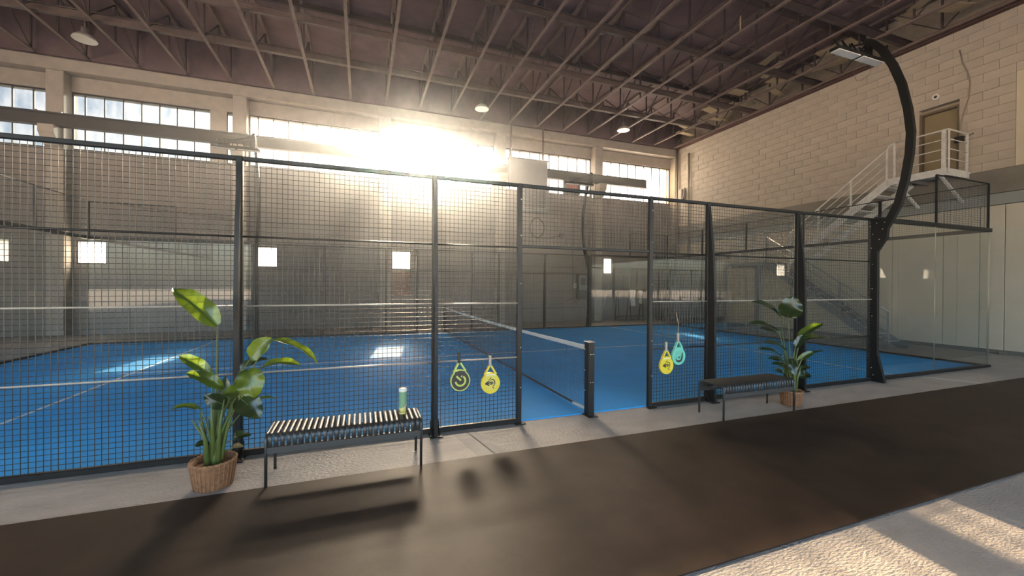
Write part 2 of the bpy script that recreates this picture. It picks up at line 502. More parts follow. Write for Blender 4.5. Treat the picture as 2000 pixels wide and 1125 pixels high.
obj('fascia_strip', MB().cbox(XW - .04, XW + .2, YB, YW - .42, 3.92, 4.215, .008), 'ledge_blue', wr)
ys = [-3.0, -1.66, -.44, .76, 1.22, 1.96, 3.16, 4.36, 5.56, 6.76, 7.96, 9.16, 10.36, 11.56, YW - .41]
for a, b in zip(ys, ys[1:]):
    obj('wall_panel', MB().cbox(XW, XW + .19, a + .006, b - .006, .10, 3.91, .006), 'panel_white', wr)
obj('wall_panel', MB().cbox(XW, XW + .19, YB, -3.006, .10, 3.91, .006), 'panel_white', wr)
obj('skirting_kerb', MB().cbox(XW + .01, XW + .19, YB, YW - .42, 0, .095, .006), 'ledge', wr)
obj('panel_foot', MB().cbox(XW - .05, XW, .70, .83, 0, .07, .004), 'ledge', wr)
d1 = structure('door_1', MB().cbox(XW + .16, XW + .2, 1.72, 2.48, 5.02, 6.84, .004), 'door_olive', 'olive brown door at the top of the steel stairs', 'door')
obj('door_frame', MB().box(XW + .03, XW + .2, 1.66, 1.72, 5.0, 6.9).box(XW + .03, XW + .2, 2.48, 2.54, 5.0, 6.9).box(XW + .03, XW + .2, 1.72, 2.48, 6.84, 6.9), 'door_frame', d1)
obj('door_handle', MB().tube([(XW + .16, 1.80, 5.95), (XW + .10, 1.80, 5.95), (XW + .10, 1.90, 5.95)], .012, 6), 'bolt_metal', d1)
# unseen rear and left walls, openings shaped to set the sky fill
structure('wall_near_added', MB().box(XL - .3, XW + .5, YB - .3, YB, 6.0, 10.2), 'far_wall', 'unseen upper wall behind the camera, added to limit sky fill', 'wall')  # added above an open rear to keep sky fill off the upper walls
structure('wall_left', MB().box(XL - .3, XL, 5, YW, 0, 10.2).box(XL - .3, XL, YB, 5, 6.2, 10.2), 'far_wall', 'unseen left hall wall, open low down to let sky fill in', 'wall')  # unseen, lower part left open so sky light reaches the right wall

# ---- ceiling: deck, joists, cross beams
ce = structure('ceiling', MB().box(XL - .3, XW + .5, YB, YW + .35, 10.2, 10.4), 'roof_deck', 'dark reddish roof deck above the steel joists', 'ceiling')
obj('deck_boards', MB().box(XL, XW + .19, 12.45, 12.58, ZC, 10.2), 'roof_deck', ce)
JY0, JY1 = -1.2, YW - .45
chord = MB()
chord.box(-.045, .045, JY0, JY1, 0, .008).box(-.006, .006, JY0, JY1, .008, .075)
chord.box(-.05, .05, JY0, JY1, 1.16, 1.25)
chord_me = mesh_of('roof_joist', chord, 'joist')
post_me = mesh_of('web_post', MB().box(-.022, .022, -.022, .022, .075, 1.16), 'joist_dark')
dg = MB().bar((0, -.62, .09), (0, .62, 1.14), .03, .03)
diag_me = mesh_of('web_diagonal', dg, 'joist_dark')
diag2_me = mesh_of('web_diagonal', MB().bar((0, .62, .09), (0, -.62, 1.14), .03, .03), 'joist_dark')
JX = [-11.17 + 1.316 * k for k in range(-3, 19)]
for x in JX:
    j = inst('roof_joist', chord_me, ce, (x, 0, ZC))
    for k in range(10):
        yk = JY1 - .25 - 1.3 * k
        if x > 4 or yk > 3: inst('web_post', post_me, j, (x, yk, ZC))
        if (x > 4 or yk > 3) and k < 9: inst('web_diagonal', diag_me if k % 2 else diag2_me, j, (x, yk - .65, ZC))
for y, w, z in ((10.0, .14, ZC + .085), (8.0, .10, ZC + .085), (5.4, .10, ZC + .085), (2.8, .10, ZC + .085)):
    obj('cross_beam', MB().box(XL, XW + .19, y - w / 2, y + w / 2, z, z + .02).box(XL, XW + .19, y - .008, y + .008, z + .02, z + .2).box(XL, XW + .19, y - w / 2, y + w / 2, z + .2, z + .22), 'cross' if y > 7 else 'joist_dark', ce)
for y in (9.0, 6.7, 4.1, 1.5):
    obj('purlin', MB().box(XL, XW + .19, y - .05, y + .05, 10.03, 10.19), 'joist_dark', ce)
obj('edge_beam', MB().cbox(XW - .16, XW + .19, -3, YW - .45, ZC - .02, ZC + .18, .006), 'rust_beam', ce)
plank_me = [mesh_of('ceiling_plank', MB().cbox(-.55, .55, -.13, .13, 0, .03, .004), 'plank'),
            mesh_of('ceiling_plank', MB().cbox(-.36, .36, -.20, .20, 0, .03, .004), 'plank'),
            mesh_of('ceiling_plank', MB().cbox(-.25, .25, -.5, .5, 0, .03, .004), 'plank')]
PK = [(12.2, 11.3, 0, .1), (11.6, 10.6, 1, .3), (12.25, 9.4, 0, -.1), (11.2, 8.8, 1, .2), (12.1, 8.1, 2, .3), (10.9, 7.2, 1, 0), (12.2, 6.6, 0, .25), (11.5, 6.0, 1, -.2), (10.6, 5.5, 0, 1.2), (9.9, 5.2, 0, 1.3), (12.1, 4.6, 2, .5), (11.3, 3.9, 2, .1), (12.2, 3.0, 0, .35), (11.6, 2.2, 1, .1), (12.2, 1.5, 1, -.3), (12.2, .75, 0, .2), (11.0, 1.5, 0, 1.1)]
for (x, y, k, a) in PK:
    o = inst('ceiling_plank', plank_me[k], ce, (x, y, ZC + .315 + .02 * (k + 1)), (0, 0, a))

# ================================================================== COURT
CT = .012
court = thing('padel_court', 'blue padel court surface of artificial turf with white lines', 'court', (0, 5, 0))
obj('turf', MB().box(-9.96, 9.96, .04, 9.96, 0, CT), 'turf_blue', court)
for sx in (-1, 1):
    obj('court_line', MB().box(sx * 6.95 - .025, sx * 6.95 + .025, .05, 9.95, CT, CT + .002), 'line_white', court)
    obj('court_line', MB().box(min(0, sx * 7.15), max(0, sx * 7.15), 4.975, 5.025, CT, CT + .0025), 'line_white', court)
# ---- net
net = thing('court_net', 'dark court net with white top band across the blue court', 'net', (0, 5, 0))
nm = MB()
def ntop(y): return .92 - .04 * (1 - ((y - 5) / 5) ** 2)
k = 0
y = .08
while y < 9.93:
    nm.tube([(0, y, .06), (0, y, ntop(y) - .03)], .0016, 4, False); y += .045
for i in range(19):
    f = (i + .3) / 19.3
    nm.tube([(0, yy, .06 + f * (ntop(yy) - .06)) for yy in (.06, 1.7, 3.3, 5, 6.7, 8.3, 9.94)], .0016, 4, False)
tag(obj('netting', nm, 'net_cord', net), kind='stuff')
YY = [.06, 1.25, 2.5, 3.75, 5, 6.25, 7.5, 8.75, 9.94]
tb = MB()
for a, b in zip(YY, YY[1:]): tb.quadbox([(-.009, a, ntop(a) - .055), (.009, a, ntop(a) - .055), (.009, b, ntop(b) - .055), (-.009, b, ntop(b) - .055), (-.009, a, ntop(a)), (.009, a, ntop(a)), (.009, b, ntop(b)), (-.009, b, ntop(b))])
tag(obj('top_band', tb, 'net_band', net), 'white top band')
obj('bottom_tape', MB().bar((0, .06, .055), (0, 9.94, .045), .012, .03), 'net_cord', net)
tag(obj('corner_tape', MB().bar((0, .06, .065), (0, .42, .05), .016, .035), 'net_band', net), 'white corner tape')
def net_post(y, label, s):
    t = thing('net_post', label, 'post', (0, y, 0), 'net posts')
    obj('post', MB().cbox(-.045, .045, y - .07, y + .05, 0, .975, .008), 'black_steel', t)
    obj('post_cap', MB().cbox(-.05, .05, y - .075, y + .055, .975, .985, .003), 'galv_dark', t)
    obj('foot_plate', MB().cbox(-.07, .07, y - .13, y + .06, 0, .01, .002), 'black_steel', t)
    for z in (.82, .45):
        for dx in (-.018, .018):
            obj('bolt', MB().tube([(dx, y - .07, z), (dx, y - .078, z)], .007, 8), 'bolt_metal', t)
    for z in (.88, .60, .33):
        obj('net_hook', MB().tube([(-.045, y + .02, z), (-.06, y + .02, z)], .006, 6), 'bolt_metal', t)
net_post(-.02, 'dark square net post at the near opening of the fence', -1)
net_post(10.02, 'net post at the far side of the court', 1)

# ---- fence panels of welded mesh
def wires(mb, ax, c, a0, a1, z0, z1, step=.05, r=.0029):
    """grid of round wires in a vertical plane; ax 0: plane x=c spanned by y, ax 1: plane y=c spanned by x"""
    P = (lambda a, z, o: (c + o, a, z)) if ax == 0 else (lambda a, z, o: (a, c + o, z))
    n = int(round((a1 - a0) / step)); m_ = int(round((z1 - z0) / step))
    for i in range(1, n):
        a = a0 + (a1 - a0) * i / n; mb.tube([P(a, z0, 0), P(a, z1, 0)], r, 6, False)
    for i in range(1, m_):
        z = z0 + (z1 - z0) * i / m_; mb.tube([P(a0, z, .004), P(a1, z, .004)], r, 6, False)
def fence_panel(x0, x1, y, label, group, z0=0.0, z1=3.0, out=-1):
    t = thing('mesh_fence', label, 'fence', ((x0 + x1) / 2, y, z0), group)
    a, b = x0 + .03, x1 - .03
    obj('top_rail', MB().cbox(a, b, y - .022, y + .022, z1 - .045, z1, .006), 'black_steel', t)
    if z0 < .5:
        obj('bottom_rail', MB().cbox(a, b, y - .025, y + .025, .0, .06, .006), 'black_steel', t)
        obj('mid_rail', MB().tube([(a, y - .014, 2.2), (b, y - .014, 2.2)], .011, 8), 'black_steel', t)
        for z in (1.505, .83):
            obj('cross_rod', MB().tube([(a, y - .014, z), (b, y - .014, z)], .0085, 8), 'rod_glint' if (z > 1 or x1 < 0) and y < 5 else 'wire_steel', t)
        zz = .06
    else:
        obj('bottom_rail', MB().cbox(a, b, y - .018, y + .018, z0, z0 + .036, .005), 'black_steel', t); zz = z0 + .036
    w = MB(); wires(w, 1, y, a, b, zz, z1 - .045)
    tag(obj('wire_mesh', w, 'wire_steel', t), kind='stuff')
    return t
NG, FG = 'near side mesh fence panels', 'far side mesh fence panels'
fence_panel(-6, -4, 0, 'near mesh fence panel left of the left plant, cut by the photo edge', NG)
fence_panel(-4, -2.06, 0, 'near mesh fence panel behind the sunlit slatted bench', NG)
fence_panel(-2.06, -1, 0, 'narrow near mesh fence panel with black and yellow rackets', NG)
fence_panel(1, 2.06, 0, 'narrow near mesh fence panel with yellow and mint rackets', NG)
fence_panel(2.06, 4, 0, 'near mesh fence panel behind the black bench in shade', NG)
fence_panel(4, 6, 0, 'near mesh fence panel between right plant and bolted corner post', NG)
fence_panel(-1, 1, 0, 'mesh header panel over the near court opening', NG, 2.2, 3.0)
fence_panel(-6, -4, 10, 'far mesh fence panel just right of the far left glass', FG)
fence_panel(-4, -2.06, 10, 'far mesh fence panel seen behind the left bench', FG)
fence_panel(-2.06, -1, 10, 'narrow far mesh fence panel left of the far opening', FG)
fence_panel(1, 2.06, 10, 'narrow far mesh fence panel right of the far opening', FG)
fence_panel(2.06, 4, 10, 'far mesh fence panel under the grey box unit', FG)
fence_panel(4, 6, 10, 'far mesh fence panel in front of the electrical cabinet', FG)
fence_panel(-1, 1, 10, 'mesh header panel over the far court opening', FG, 2.2, 3.0)

bolt_me = mesh_of('bolt', MB().lathe([(.009, 0), (.009, .004), (.005, .008), (0, .008)], (0, 0, 0), 8), 'bolt_metal')
def fence_post(x, y, label, group, blade, out=-1):
    """square post; blade: tapered stiffener plate on the outside"""
    t = thing('fence_post', label, 'post', (x, y, 0), group)
    obj('post', MB().cbox(x - .03, x + .03, y - .03, y + .03, 0, 3.0, .006), 'black_steel', t)
    s = out
    if blade:
        pl = [(y + s * .03, 0), (y + s * .16, 0), (y + s * .15, 1.5), (y + s * .125, 2.1), (y + s * .035, 2.93), (y + s * .03, 2.93)]
        obj('stiffener_blade', MB().prism(pl, 0, x - .02, x + .02), 'black_steel', t)
    obj('foot_plate', MB().cbox(x - .07, x + .07, y + s * .03 - (.16 if blade else .06) * (s < 0), y + s * .03 + (.16 if blade else .06) * (s > 0), 0, .012, .003), 'black_steel', t)
    for dx in (-.045, .045) if blade else ():
        obj('foot_brace', MB().prism([(y + s * .03, .012), (y + s * .15, .012), (y + s * .03, .16)], 0, x + dx - .005, x + dx + .005), 'black_steel', t)
        inst('bolt', bolt_me, t, (x + dx * 1.25, y + s * .13, .012))
    for z in (.45, .95, 1.75, 2.35, 2.8):
        inst('bolt', bolt_me, t, (x + .012, y - .03, z), (R(90), 0, 0))
    return t
PG = 'mesh fence posts'
for x, l in ((-4, 'near fence post behind the left potted plant'), (-2.06, 'near fence post at the right end of the sunlit bench'), (-1, 'slim near fence post at left side of the court opening'),
             (1, 'slim near fence post at right side of the court opening'), (2.06, 'near bladed fence post at the left end of the shaded bench'), (4, 'near bladed fence post behind the right potted plant')):
    fence_post(x, 0, l, PG, abs(x) > 1.5)
for x, l in ((-4, 'far fence post left of the glowing low window'), (-2.06, 'far fence post near the reddish wall board'), (-1, 'far fence post at left of the far opening'),
             (1, 'far fence post at right of the far opening'), (2.06, 'far fence post below the left side of the grey box'), (4, 'far fence post below the wall hose')):
    fence_post(x, 10, l, PG, abs(x) > 1.5, 1)

# ---- floodlight posts with curved arm
def flood_post(x, y, s, label):
    """s: -1 outside is towards -y; the arm bulges outwards and comes back over the court"""
    t = thing('floodlight_post', label, 'post', (x, y, 0), 'curved floodlight posts')
    Y = lambda d: y + s * d
    pl = [(Y(-.06), 0), (Y(.22), 0), (Y(.10), .52), (Y(.09), 2.38), (Y(.23), 2.62), (Y(.26), 2.98), (Y(-.06), 2.98)]
    obj('post_plate', MB().prism(pl, 0, x - .035, x + .035), 'black_steel', t)
    obj('corner_tube', MB().cbox(x + .035, x + .10, y - .04, y + .04, 0, 3.0, .006), 'black_steel', t)
    arc = [(.19, 2.80), (.28, 2.98), (.38, 3.2), (.47, 3.6), (.53, 4.03), (.545, 4.4), (.50, 4.82), (.41, 5.28), (.28, 5.68), (.11, 6.05), (-.03, 6.24), (-.16, 6.34)]
    ar = MB()
    P = []
    for i, (d, z) in enumerate(arc):
        a = Vector(arc[max(0, i - 1)]); b = Vector(arc[min(len(arc) - 1, i + 1)]); tdir = (b - a).normalized(); nn = Vector((tdir.y, -tdir.x))
        hw = .055
        P.append([(x + sx * .04, Y(d + nn.x * hw * q), z + nn.y * hw * q) for (sx, q) in ((-1, -1), (1, -1), (1, 1), (-1, 1))])
    base = 0
    for i in range(len(P)):
        ar.v += P[i]
    for i in range(len(P) - 1):
        for j in range(4):
            q = i * 4
            ar.f.append((q + j, q + (j + 1) % 4, q + 4 + (j + 1) % 4, q + 4 + j)); ar.sm.append(False)
    ar.f.append((0, 1, 2, 3)); ar.f.append(tuple(len(P) * 4 - 4 + k for k in (3, 2, 1, 0))); ar.sm += [False, False]
    obj('curved_arm', ar, 'black_steel', t)
    obj('lamp_bracket', MB().box(x - .95, x + .10, Y(-.04) - .02, Y(-.04) + .02, 5.92, 5.96).box(x - .05, x + .05, Y(-.10) - .04, Y(-.10) + .04, 5.94, 6.3).bar((x - .9, Y(-.04), 5.95), (x - .05, Y(-.14), 6.28), .03, .03), 'black_steel', t)
    sx0 = x - 1.12
    lp = obj('lamp_housing', MB().cbox(sx0, sx0 + 1.28, Y(.0) - .085, Y(.0) + .085, 5.87, 5.925, .008), 'black_steel', t)
    for q in (0, 1):
        tag(obj('lamp_diffuser', MB().cbox(sx0 + .015 + q * .66, sx0 + .605 + q * .66, Y(0) - .075, Y(0) + .075, 5.855, 5.87, .004), 'lamp_white', lp), 'white flat diffuser')
    cb_ = MB()
    for q in range(6):
        a0 = x - .9 + q * .16; cb_.tube([(a0, Y(-.02), 5.93), (a0 - .1 + .05 * (q % 3), Y(-.08), 6.12 + .03 * (q % 2)), (a0 + .18, Y(-.12), 6.05 + .05 * (q % 3)), (x, Y(-.14), 6.28)], .014, 5)
    tag(obj('cable_tangle', cb_, 'black_steel', t), kind='stuff')
    for (d, z) in ((.02, .25), (-.03, .45), (.05, .12), (.02, 2.15), (.0, 2.45), (.12, 2.6), (.02, 2.7), (.17, 2.78), (-.02, 2.85), (.08, 2.9), (.2, 2.9), (.02, 1.2), (.02, 1.7)):
        inst('bolt', bolt_me, t, (x - .035, Y(d), z), (0, R(-90), 0))
    return t
flood_post(6, 0, -1, 'tall black bolted corner post with curved lamp arm near right')
flood_post(6, 10, 1, 'far curved lamp post beside the electrical cabinet')
flood_post(-6, 10, 1, 'far curved lamp post right of the left potted plant')

# ---- glass panels and end mesh
ORD = ['first', 'second', 'third', 'fourth', 'fifth']
def glass_panel(ax, c, a0, a1, label, group):
    P = (lambda p, o: (c + o, p)) if ax == 0 else (lambda p, o: (p, c + o))
    mid = P((a0 + a1) / 2, 0)
    t = thing('glass_screen', label, 'glass panel', (mid[0], mid[1], 0), group)
    def bx(p0, p1, o0, o1, z0, z1, mb=None):
        mb = mb or MB()
        (xa, ya), (xb, yb) = P(p0, o0), P(p1, o1)
        return mb.box(min(xa, xb), max(xa, xb), min(ya, yb), max(ya, yb), z0, z1)
    i = MB(); g = .007
    (xa, ya), (xb, yb) = P(a0 + g, 0), P(a1 - g, 0)
    i.v = [(xa, ya, .05), (xb, yb, .05), (xb, yb, 2.95), (xa, ya, 2.95)]; i.f = [(0, 1, 2, 3)]; i.sm = [False]
    obj('glass_sheet', i, 'court_glass', t)
    obj('glass_edge', bx(a0 + g - .004, a0 + g, -.006, .006, .05, 2.95), 'glass_edge', t)
    obj('glass_edge', bx(a1 - g, a1 - g + .004, -.006, .006, .05, 2.95), 'glass_edge', t)
    obj('base_rail', bx(a0, a1, -.045, .045, 0, .05), 'black_steel', t)
    obj('top_beam', bx(a0, a1, -.04, .04, 2.95, 3.03), 'black_steel', t)
    return t
glass_panel(1, 0, 6.1, 8, 'near glass panel just right of the bolted corner post', 'near side glass panels')
glass_panel(1, 0, 8, 10.05, 'near glass panel at the right end under the mesh box', 'near side glass panels')
glass_panel(1, 10, 6.1, 8, 'far side glass panel right of the electrical cabinet', 'far right glass panels')
glass_panel(1, 10, 8, 10.0, 'far side glass panel at the far right court corner', 'far right glass panels')
glass_panel(1, 10, -8, -6.1, 'far side glass panel with the left low window behind its right half', 'far left glass panels')
glass_panel(1, 10, -10, -8, 'far side glass panel at the far left court corner', 'far left glass panels')
for k in range(5):
    glass_panel(0, 10, 10 - 2 * k - 2, 10 - 2 * k, '%s glass panel from the far corner along the right court end' % ORD[k], 'right end glass panels')
    glass_panel(0, -10, 10 - 2 * k - 2, 10 - 2 * k, '%s glass panel from the far corner along the left court end' % ORD[k], 'left end glass panels')
def end_mesh(ax, c, a0, a1, label, group):
    P = (lambda p, z: (c, p, z)) if ax == 0 else (lambda p, z: (p, c, z))
    t = thing('mesh_topper', label, 'fence', P((a0 + a1) / 2, 3.03), group)
    for a in (a0 + .015, a1 - .015): obj('upright', MB().bar(P(a, 3.03), P(a, 4.0), .03, .03), 'black_steel', t)
    obj('top_rail', MB().bar(P(a0, 4.0), P(a1, 4.0), .022, .022), 'black_steel', t)
    w = MB(); wires(w, ax, c, a0 + .02, a1 - .02, 3.03, 3.99, r=.0022)
    tag(obj('wire_mesh', w, 'wire_steel', t), kind='stuff')
for k in range(5):
    end_mesh(0, 10, 10 - 2 * k - 2, 10 - 2 * k, '%s mesh topper from the far corner above the right end glass' % ORD[k], 'mesh toppers on the right end')
    end_mesh(0, -10, 10 - 2 * k - 2, 10 - 2 * k, '%s mesh topper from the far corner above the left end glass' % ORD[k], 'mesh toppers on the left end')
end_mesh(1, 0, 8, 10, 'framed mesh box side above the near right glass', 'stepped mesh toppers')
end_mesh(1, 10, 8, 10, 'mesh topper above glass at the far right corner', 'stepped mesh toppers')
end_mesh(1, 10, -10, -8, 'mesh topper above glass at the far left corner', 'stepped mesh toppers')

# ================================================================== FOREGROUND
tag(obj('rubber_runner', MB().cbox(-9.5, 12.4, -2.86, -.83, 0, .011, .003), 'rubber_mat', None, (1.5, -1.85, 0)), 'long black rubber floor runner in front of the court', 'mat')

def bench(x0, label):
    """slatted steel bench: two hoop ends, curved cross slats, long aprons"""
    L, y0, y1, H = 1.29, -.84, -.44, .455
    t = thing('slatted_bench', label, 'bench', (x0 + L / 2, (y0 + y1) / 2, 0), 'slatted steel benches')
    for x in (x0, x0 + L):
        rr = .055; pts = [(x, y0, 0), (x, y0, H - rr - .012)]
        for i in range(1, 6):
            a = R(18 * i); pts.append((x, y0 + rr * (1 - math.cos(a)), H - .012 - rr + rr * math.sin(a)))
        for i in range(1, 6):
            a = R(90 - 18 * i); pts.append((x, y1 - rr * (1 - math.cos(a)), H - .012 - rr + rr * math.sin(a)))
        pts.append((x, y1, 0))
        obj('leg_hoop', MB().tube(pts, .0125, 8), 'bench_steel', t)
    n = 27; w = .0335
    prof = []
    top = H; rr = .05
    a0 = y0 - .004; b0 = y1 + .004
    prof.append((a0, top - .115))
    for i in range(0, 6):
        a = R(18 * i); prof.append((a0 + rr * (1 - math.cos(a)), top - rr + rr * math.sin(a)))
    for i in range(0, 6):
        a = R(90 - 18 * i); prof.append((b0 - rr * (1 - math.cos(a)), top - rr + rr * math.sin(a)))
    prof.append((b0, top - .115))
    sm = MB(); k = len(prof); cy = (y0 + y1) / 2
    for (y, z) in prof: sm.v += [(-w / 2, y - cy, z), (w / 2, y - cy, z)]
    cx = (cy, top - .3)
    for (y, z) in prof:
        d = Vector((cx[0] - y, (cx[1] - z))).normalized() * .004
        sm.v += [(-w / 2, y + d.x - cy, z + d.y), (w / 2, y + d.x - cy, z + d.y)]
    for i in range(k - 1):
        q = 2 * i; p = 2 * k + 2 * i
        sm.f += [(q, q + 1, q + 3, q + 2), (p, p + 2, p + 3, p + 1), (q, q + 2, p + 2, p), (q + 1, p + 1, p + 3, q + 3)]
        sm.sm += [True, True, False, False]
    sm.f += [(0, 2 * k, 2 * k + 1, 1), (2 * k - 2, 2 * k - 1, 4 * k - 1, 4 * k - 2)]; sm.sm += [False, False]
    me = mesh_of('slat', sm, 'bench_steel')
    for i in range(n):
        x = x0 + .03 + (L - .06) * i / (n - 1)
        inst('slat', me, t, (x, cy, 0))
    for y in (a0, b0):
        obj('apron', MB().cbox(x0, x0 + L, y - .003, y + .006, top - .165, top - .11, .002), 'bench_steel', t)
    obj('stretcher', MB().tube([(x0, cy, H - .06), (x0 + L, cy, H - .06)], .009, 6), 'bench_steel', t)
    return t
b1 = bench(-3.61, 'black slatted steel bench lit from behind, ball can on it')
b2 = place(b1, (1.50 + .645, -.62, 0), 'black slatted steel bench in shade beside the right plant')

# ball can on the bench
cx, cy, cz = -2.47, -.62, .455
can = thing('ball_can', 'green and gold tube of padel balls on the left bench', 'ball can', (cx, cy, cz))
obj('tube_wall', MB().lathe([(.036, 0), (.037, .005), (.037, .085)], (cx, cy, cz), 24), 'can_clear', can)
obj('base_rim', MB().lathe([(0, 0), (.0375, 0), (.0375, .012), (0, .012)], (cx, cy, cz), 24), 'can_gold', can)
lab = MB()
for j in range(24):
    a0 = 2 * math.pi * j / 24; a1 = 2 * math.pi * (j + 1) / 24
    z0 = .09 + .035 * math.sin(a0 + .6); z1 = .09 + .035 * math.sin(a1 + .6)
    i = len(lab.v)
    for a, z in ((a0, z0), (a1, z1), (a1, .222), (a0, .222)): lab.v.append((cx + .0376 * math.cos(a), cy + .0376 * math.sin(a), cz + z))
    lab.f.append((i, i + 1, i + 2, i + 3)); lab.sm.append(True)
tag(obj('label_wrap', lab, 'can_green', can), 'green wrap with slanted lower edge')
gb = MB()
for j in range(24):
    a0 = 2 * math.pi * j / 24; a1 = 2 * math.pi * (j + 1) / 24
    i = len(gb.v)
    for a in (a0, a1): gb.v += [(cx + .0378 * math.cos(a), cy + .0378 * math.sin(a), cz + .07 + .035 * math.sin(a + .6)), (cx + .0378 * math.cos(a), cy + .0378 * math.sin(a), cz + .095 + .035 * math.sin(a + .6))]
    gb.f.append((i, i + 2, i + 3, i + 1)); gb.sm.append(True)
tag(obj('gold_band', gb, 'can_gold', can), 'gold slanted band')
obj('lid', MB().lathe([(0, .218), (.039, .218), (.040, .222), (.040, .240), (.037, .245), (0, .245)], (cx, cy, cz), 24), 'can_cap', can)
for k in range(3):
    z = .045 + k * .066
    bl = MB().lathe([(0, -.0325)] + [(.0325 * math.sin(R(a)), -.0325 * math.cos(R(a))) for a in range(15, 180, 15)] + [(0, .0325)], (cx, cy, cz + z), 16)
    o = obj('padel_ball', bl, 'ball', None, (cx, cy, cz + z))
    tag(o, ('lowest', 'middle', 'topmost')[k] + ' yellow padel ball inside the tube on the bench', 'ball', 'balls in the tube')

# ---- padel rackets
def disc(mb, x, z, r, y, n=10):
    i = len(mb.v); mb.v += [(x + r * math.cos(2 * math.pi * k / n), y, z + r * math.sin(2 * math.pi * k / n)) for k in range(n)]
    mb.f.append(tuple(range(i, i + n))); mb.sm.append(False)
def ribbon(mb, pts, w, y):
    """flat printed stroke in the xz plane"""
    pts = [Vector(p) for p in pts]; i0 = len(mb.v)
    for i, p in enumerate(pts):
        d = (pts[min(i + 1, len(pts) - 1)] - pts[max(i - 1, 0)]).normalized(); n = Vector((-d.y, d.x)) * (w[i] if isinstance(w, list) else w) / 2
        mb.v += [(p.x + n.x, y, p.y + n.y), (p.x - n.x, y, p.y - n.y)]
    for i in range(len(pts) - 1):
        q = i0 + 2 * i; mb.f.append((q, q + 1, q + 3, q + 2)); mb.sm.append(False)
def racket(x, ztop, y, tilt, label, face, edge, grip, emblem, holes, hook, L=.455):
    """teardrop racket hanging by its handle; local z 0 at the butt, head at -L"""
    t = thing('padel_racket', label, 'racket', (x, y, ztop), 'rackets hanging on the fence')
    O = (x, y, ztop)
    hc, ha, hb = -L + .125, .118, .128            # head centre, half width, half height
    T = .018
    def outline(k, top=True):
        P = []
        for i in range(40):
            a = 2 * math.pi * i / 40 - math.pi / 2
            c, s_ = math.cos(a), math.sin(a)
            wx = ha * k * c * (1 - .10 * max(0, s_)); P.append((wx, hc + hb * k * s_))
        return P
    oo = outline(1.0); ii = outline(.90)
    f = MB(); f.prism([(x + p[0], ztop + p[1]) for p in ii], 1, y - T + .001, y + T - .001)
    obj('face', f, face, t)
    r_ = MB(); n = 40
    for yy in (-T, T):
        for p in oo: r_.v.append((x + p[0], y + yy, ztop + p[1]))
        for p in ii: r_.v.append((x + p[0], y + yy, ztop + p[1]))
    for j in range(n):
        k = (j + 1) % n
        r_.f += [(j, k, n + k, n + j), (2 * n + j, 3 * n + j, 3 * n + k, 2 * n + k), (j, 2 * n + j, 2 * n + k, k), (n + j, n + k, 3 * n + k, 3 * n + j)]
        r_.sm += [False, False, True, True]
    obj('frame_rim', r_, edge, t)
    th = MB()
    for s_ in (-1, 1):
        th.bar((x + s_ * .012, y, ztop - .125), (x + s_ * .072, y, ztop + hc + hb * .80), .020, .034, (0, 1, 0))
    obj('throat', th, edge, t)
    g = MB()
    for k in range(6):
        z0 = -.008 - k * .021; g.lathe([(.0150, z0 - .021), (.0168, z0 - .018), (.0168, z0 - .003), (.0150, z0)], (x, y, ztop), 10, sy=1.15)
    g.lathe([(.014, -.13), (.018, -.008), (.019, 0), (0, .002)], (x, y, ztop), 10)
    obj('grip', g, grip, t)
    YF = y - T - .001
    if holes:
        hm = MB()
        for a in range(-4, 5):
            for b in range(-4, 5):
                px = a * .021 + (b % 2) * .0105; pz = b * .019
                if (px / (ha * .72)) ** 2 + (pz / (hb * .72)) ** 2 < 1: disc(hm, x + px, ztop + hc + pz, .0055, YF + .0005)
        tag(obj('hole_pattern', hm, holes, t), kind='stuff')
    em = MB(); EM = lambda pts, w, dy=0: ribbon(em, [(x + p[0], ztop + hc + p[1]) for p in pts], w, YF - .001 - dy)
    emat = 'ink'
    if emblem == 'power':
        emat = 'lime'
        EM([(.058 * math.cos(R(a)), .058 * math.sin(R(a)) - .004) for a in range(-175, 62, 12)], .022)
        EM([(-.045, .055), (.006, .0)], .022, .0004)
        EM([(.05 * math.cos(R(a)), .05 * math.sin(R(a))) for a in range(62, 85, 8)], .02)
    elif emblem == 'arrow':
        EM([(-.070, -.002), (-.018, .028)], .014); EM([(-.070, -.002), (-.018, -.028)], .014); EM([(-.060, -.002), (-.020, -.002)], .020, .0002)
        EM([(-.035, -.002), (-.012, .012), (.02, .012), (.03, 0), (.018, -.012), (-.015, -.010)], .012)
        EM([(-.008, .034), (.016, .046), (.040, .034), (.052, .006), (.046, -.022), (.024, -.040)], [.006, .010, .013, .013, .010, .006])
        EM([(-.024, .040), (.008, .068)], .008); EM([(.016, -.045), (.044, -.068)], .008)
        EM([(.0, .008), (.010, -.008)], .010, .0002)
    elif emblem == 'vee':
        EM([(-.062, -.035), (-.040, -.066), (-.004, -.076), (.034, -.066), (.052, -.030), (.062, .050)], [.008, .026, .032, .030, .026, .014])
        EM([(-.012, -.034), (.004, -.004)], .010, .0003); EM([(.004, -.004), (.014, -.034)], .010, .0003)
    tag(obj('emblem', em, emat, t), 'printed emblem on the racket face')
    if emblem != 'vee':
        cr = MB(); ribbon(cr, [(x + .07 * math.sin(R(a)), ztop + hc + .082 + .02 * math.cos(R(a))) for a in range(-60, 61, 20)], .018, YF - .0008)
        obj('throat_band', cr, 'dot_pale' if emblem == 'arrow' else 'grip_black', t)
    hk = MB(); zz = hook
    hk.tube([(x, y, ztop - .01), (x + .004, y - .004, ztop + zz * .5), (x, y + .035, ztop + zz)], .004 if zz > .1 else .0025, 6)
    obj('wrist_cord', hk, 'strap' if zz > .1 else 'grip_black', t)
    t.rotation_euler = (0, tilt, 0)
    return t
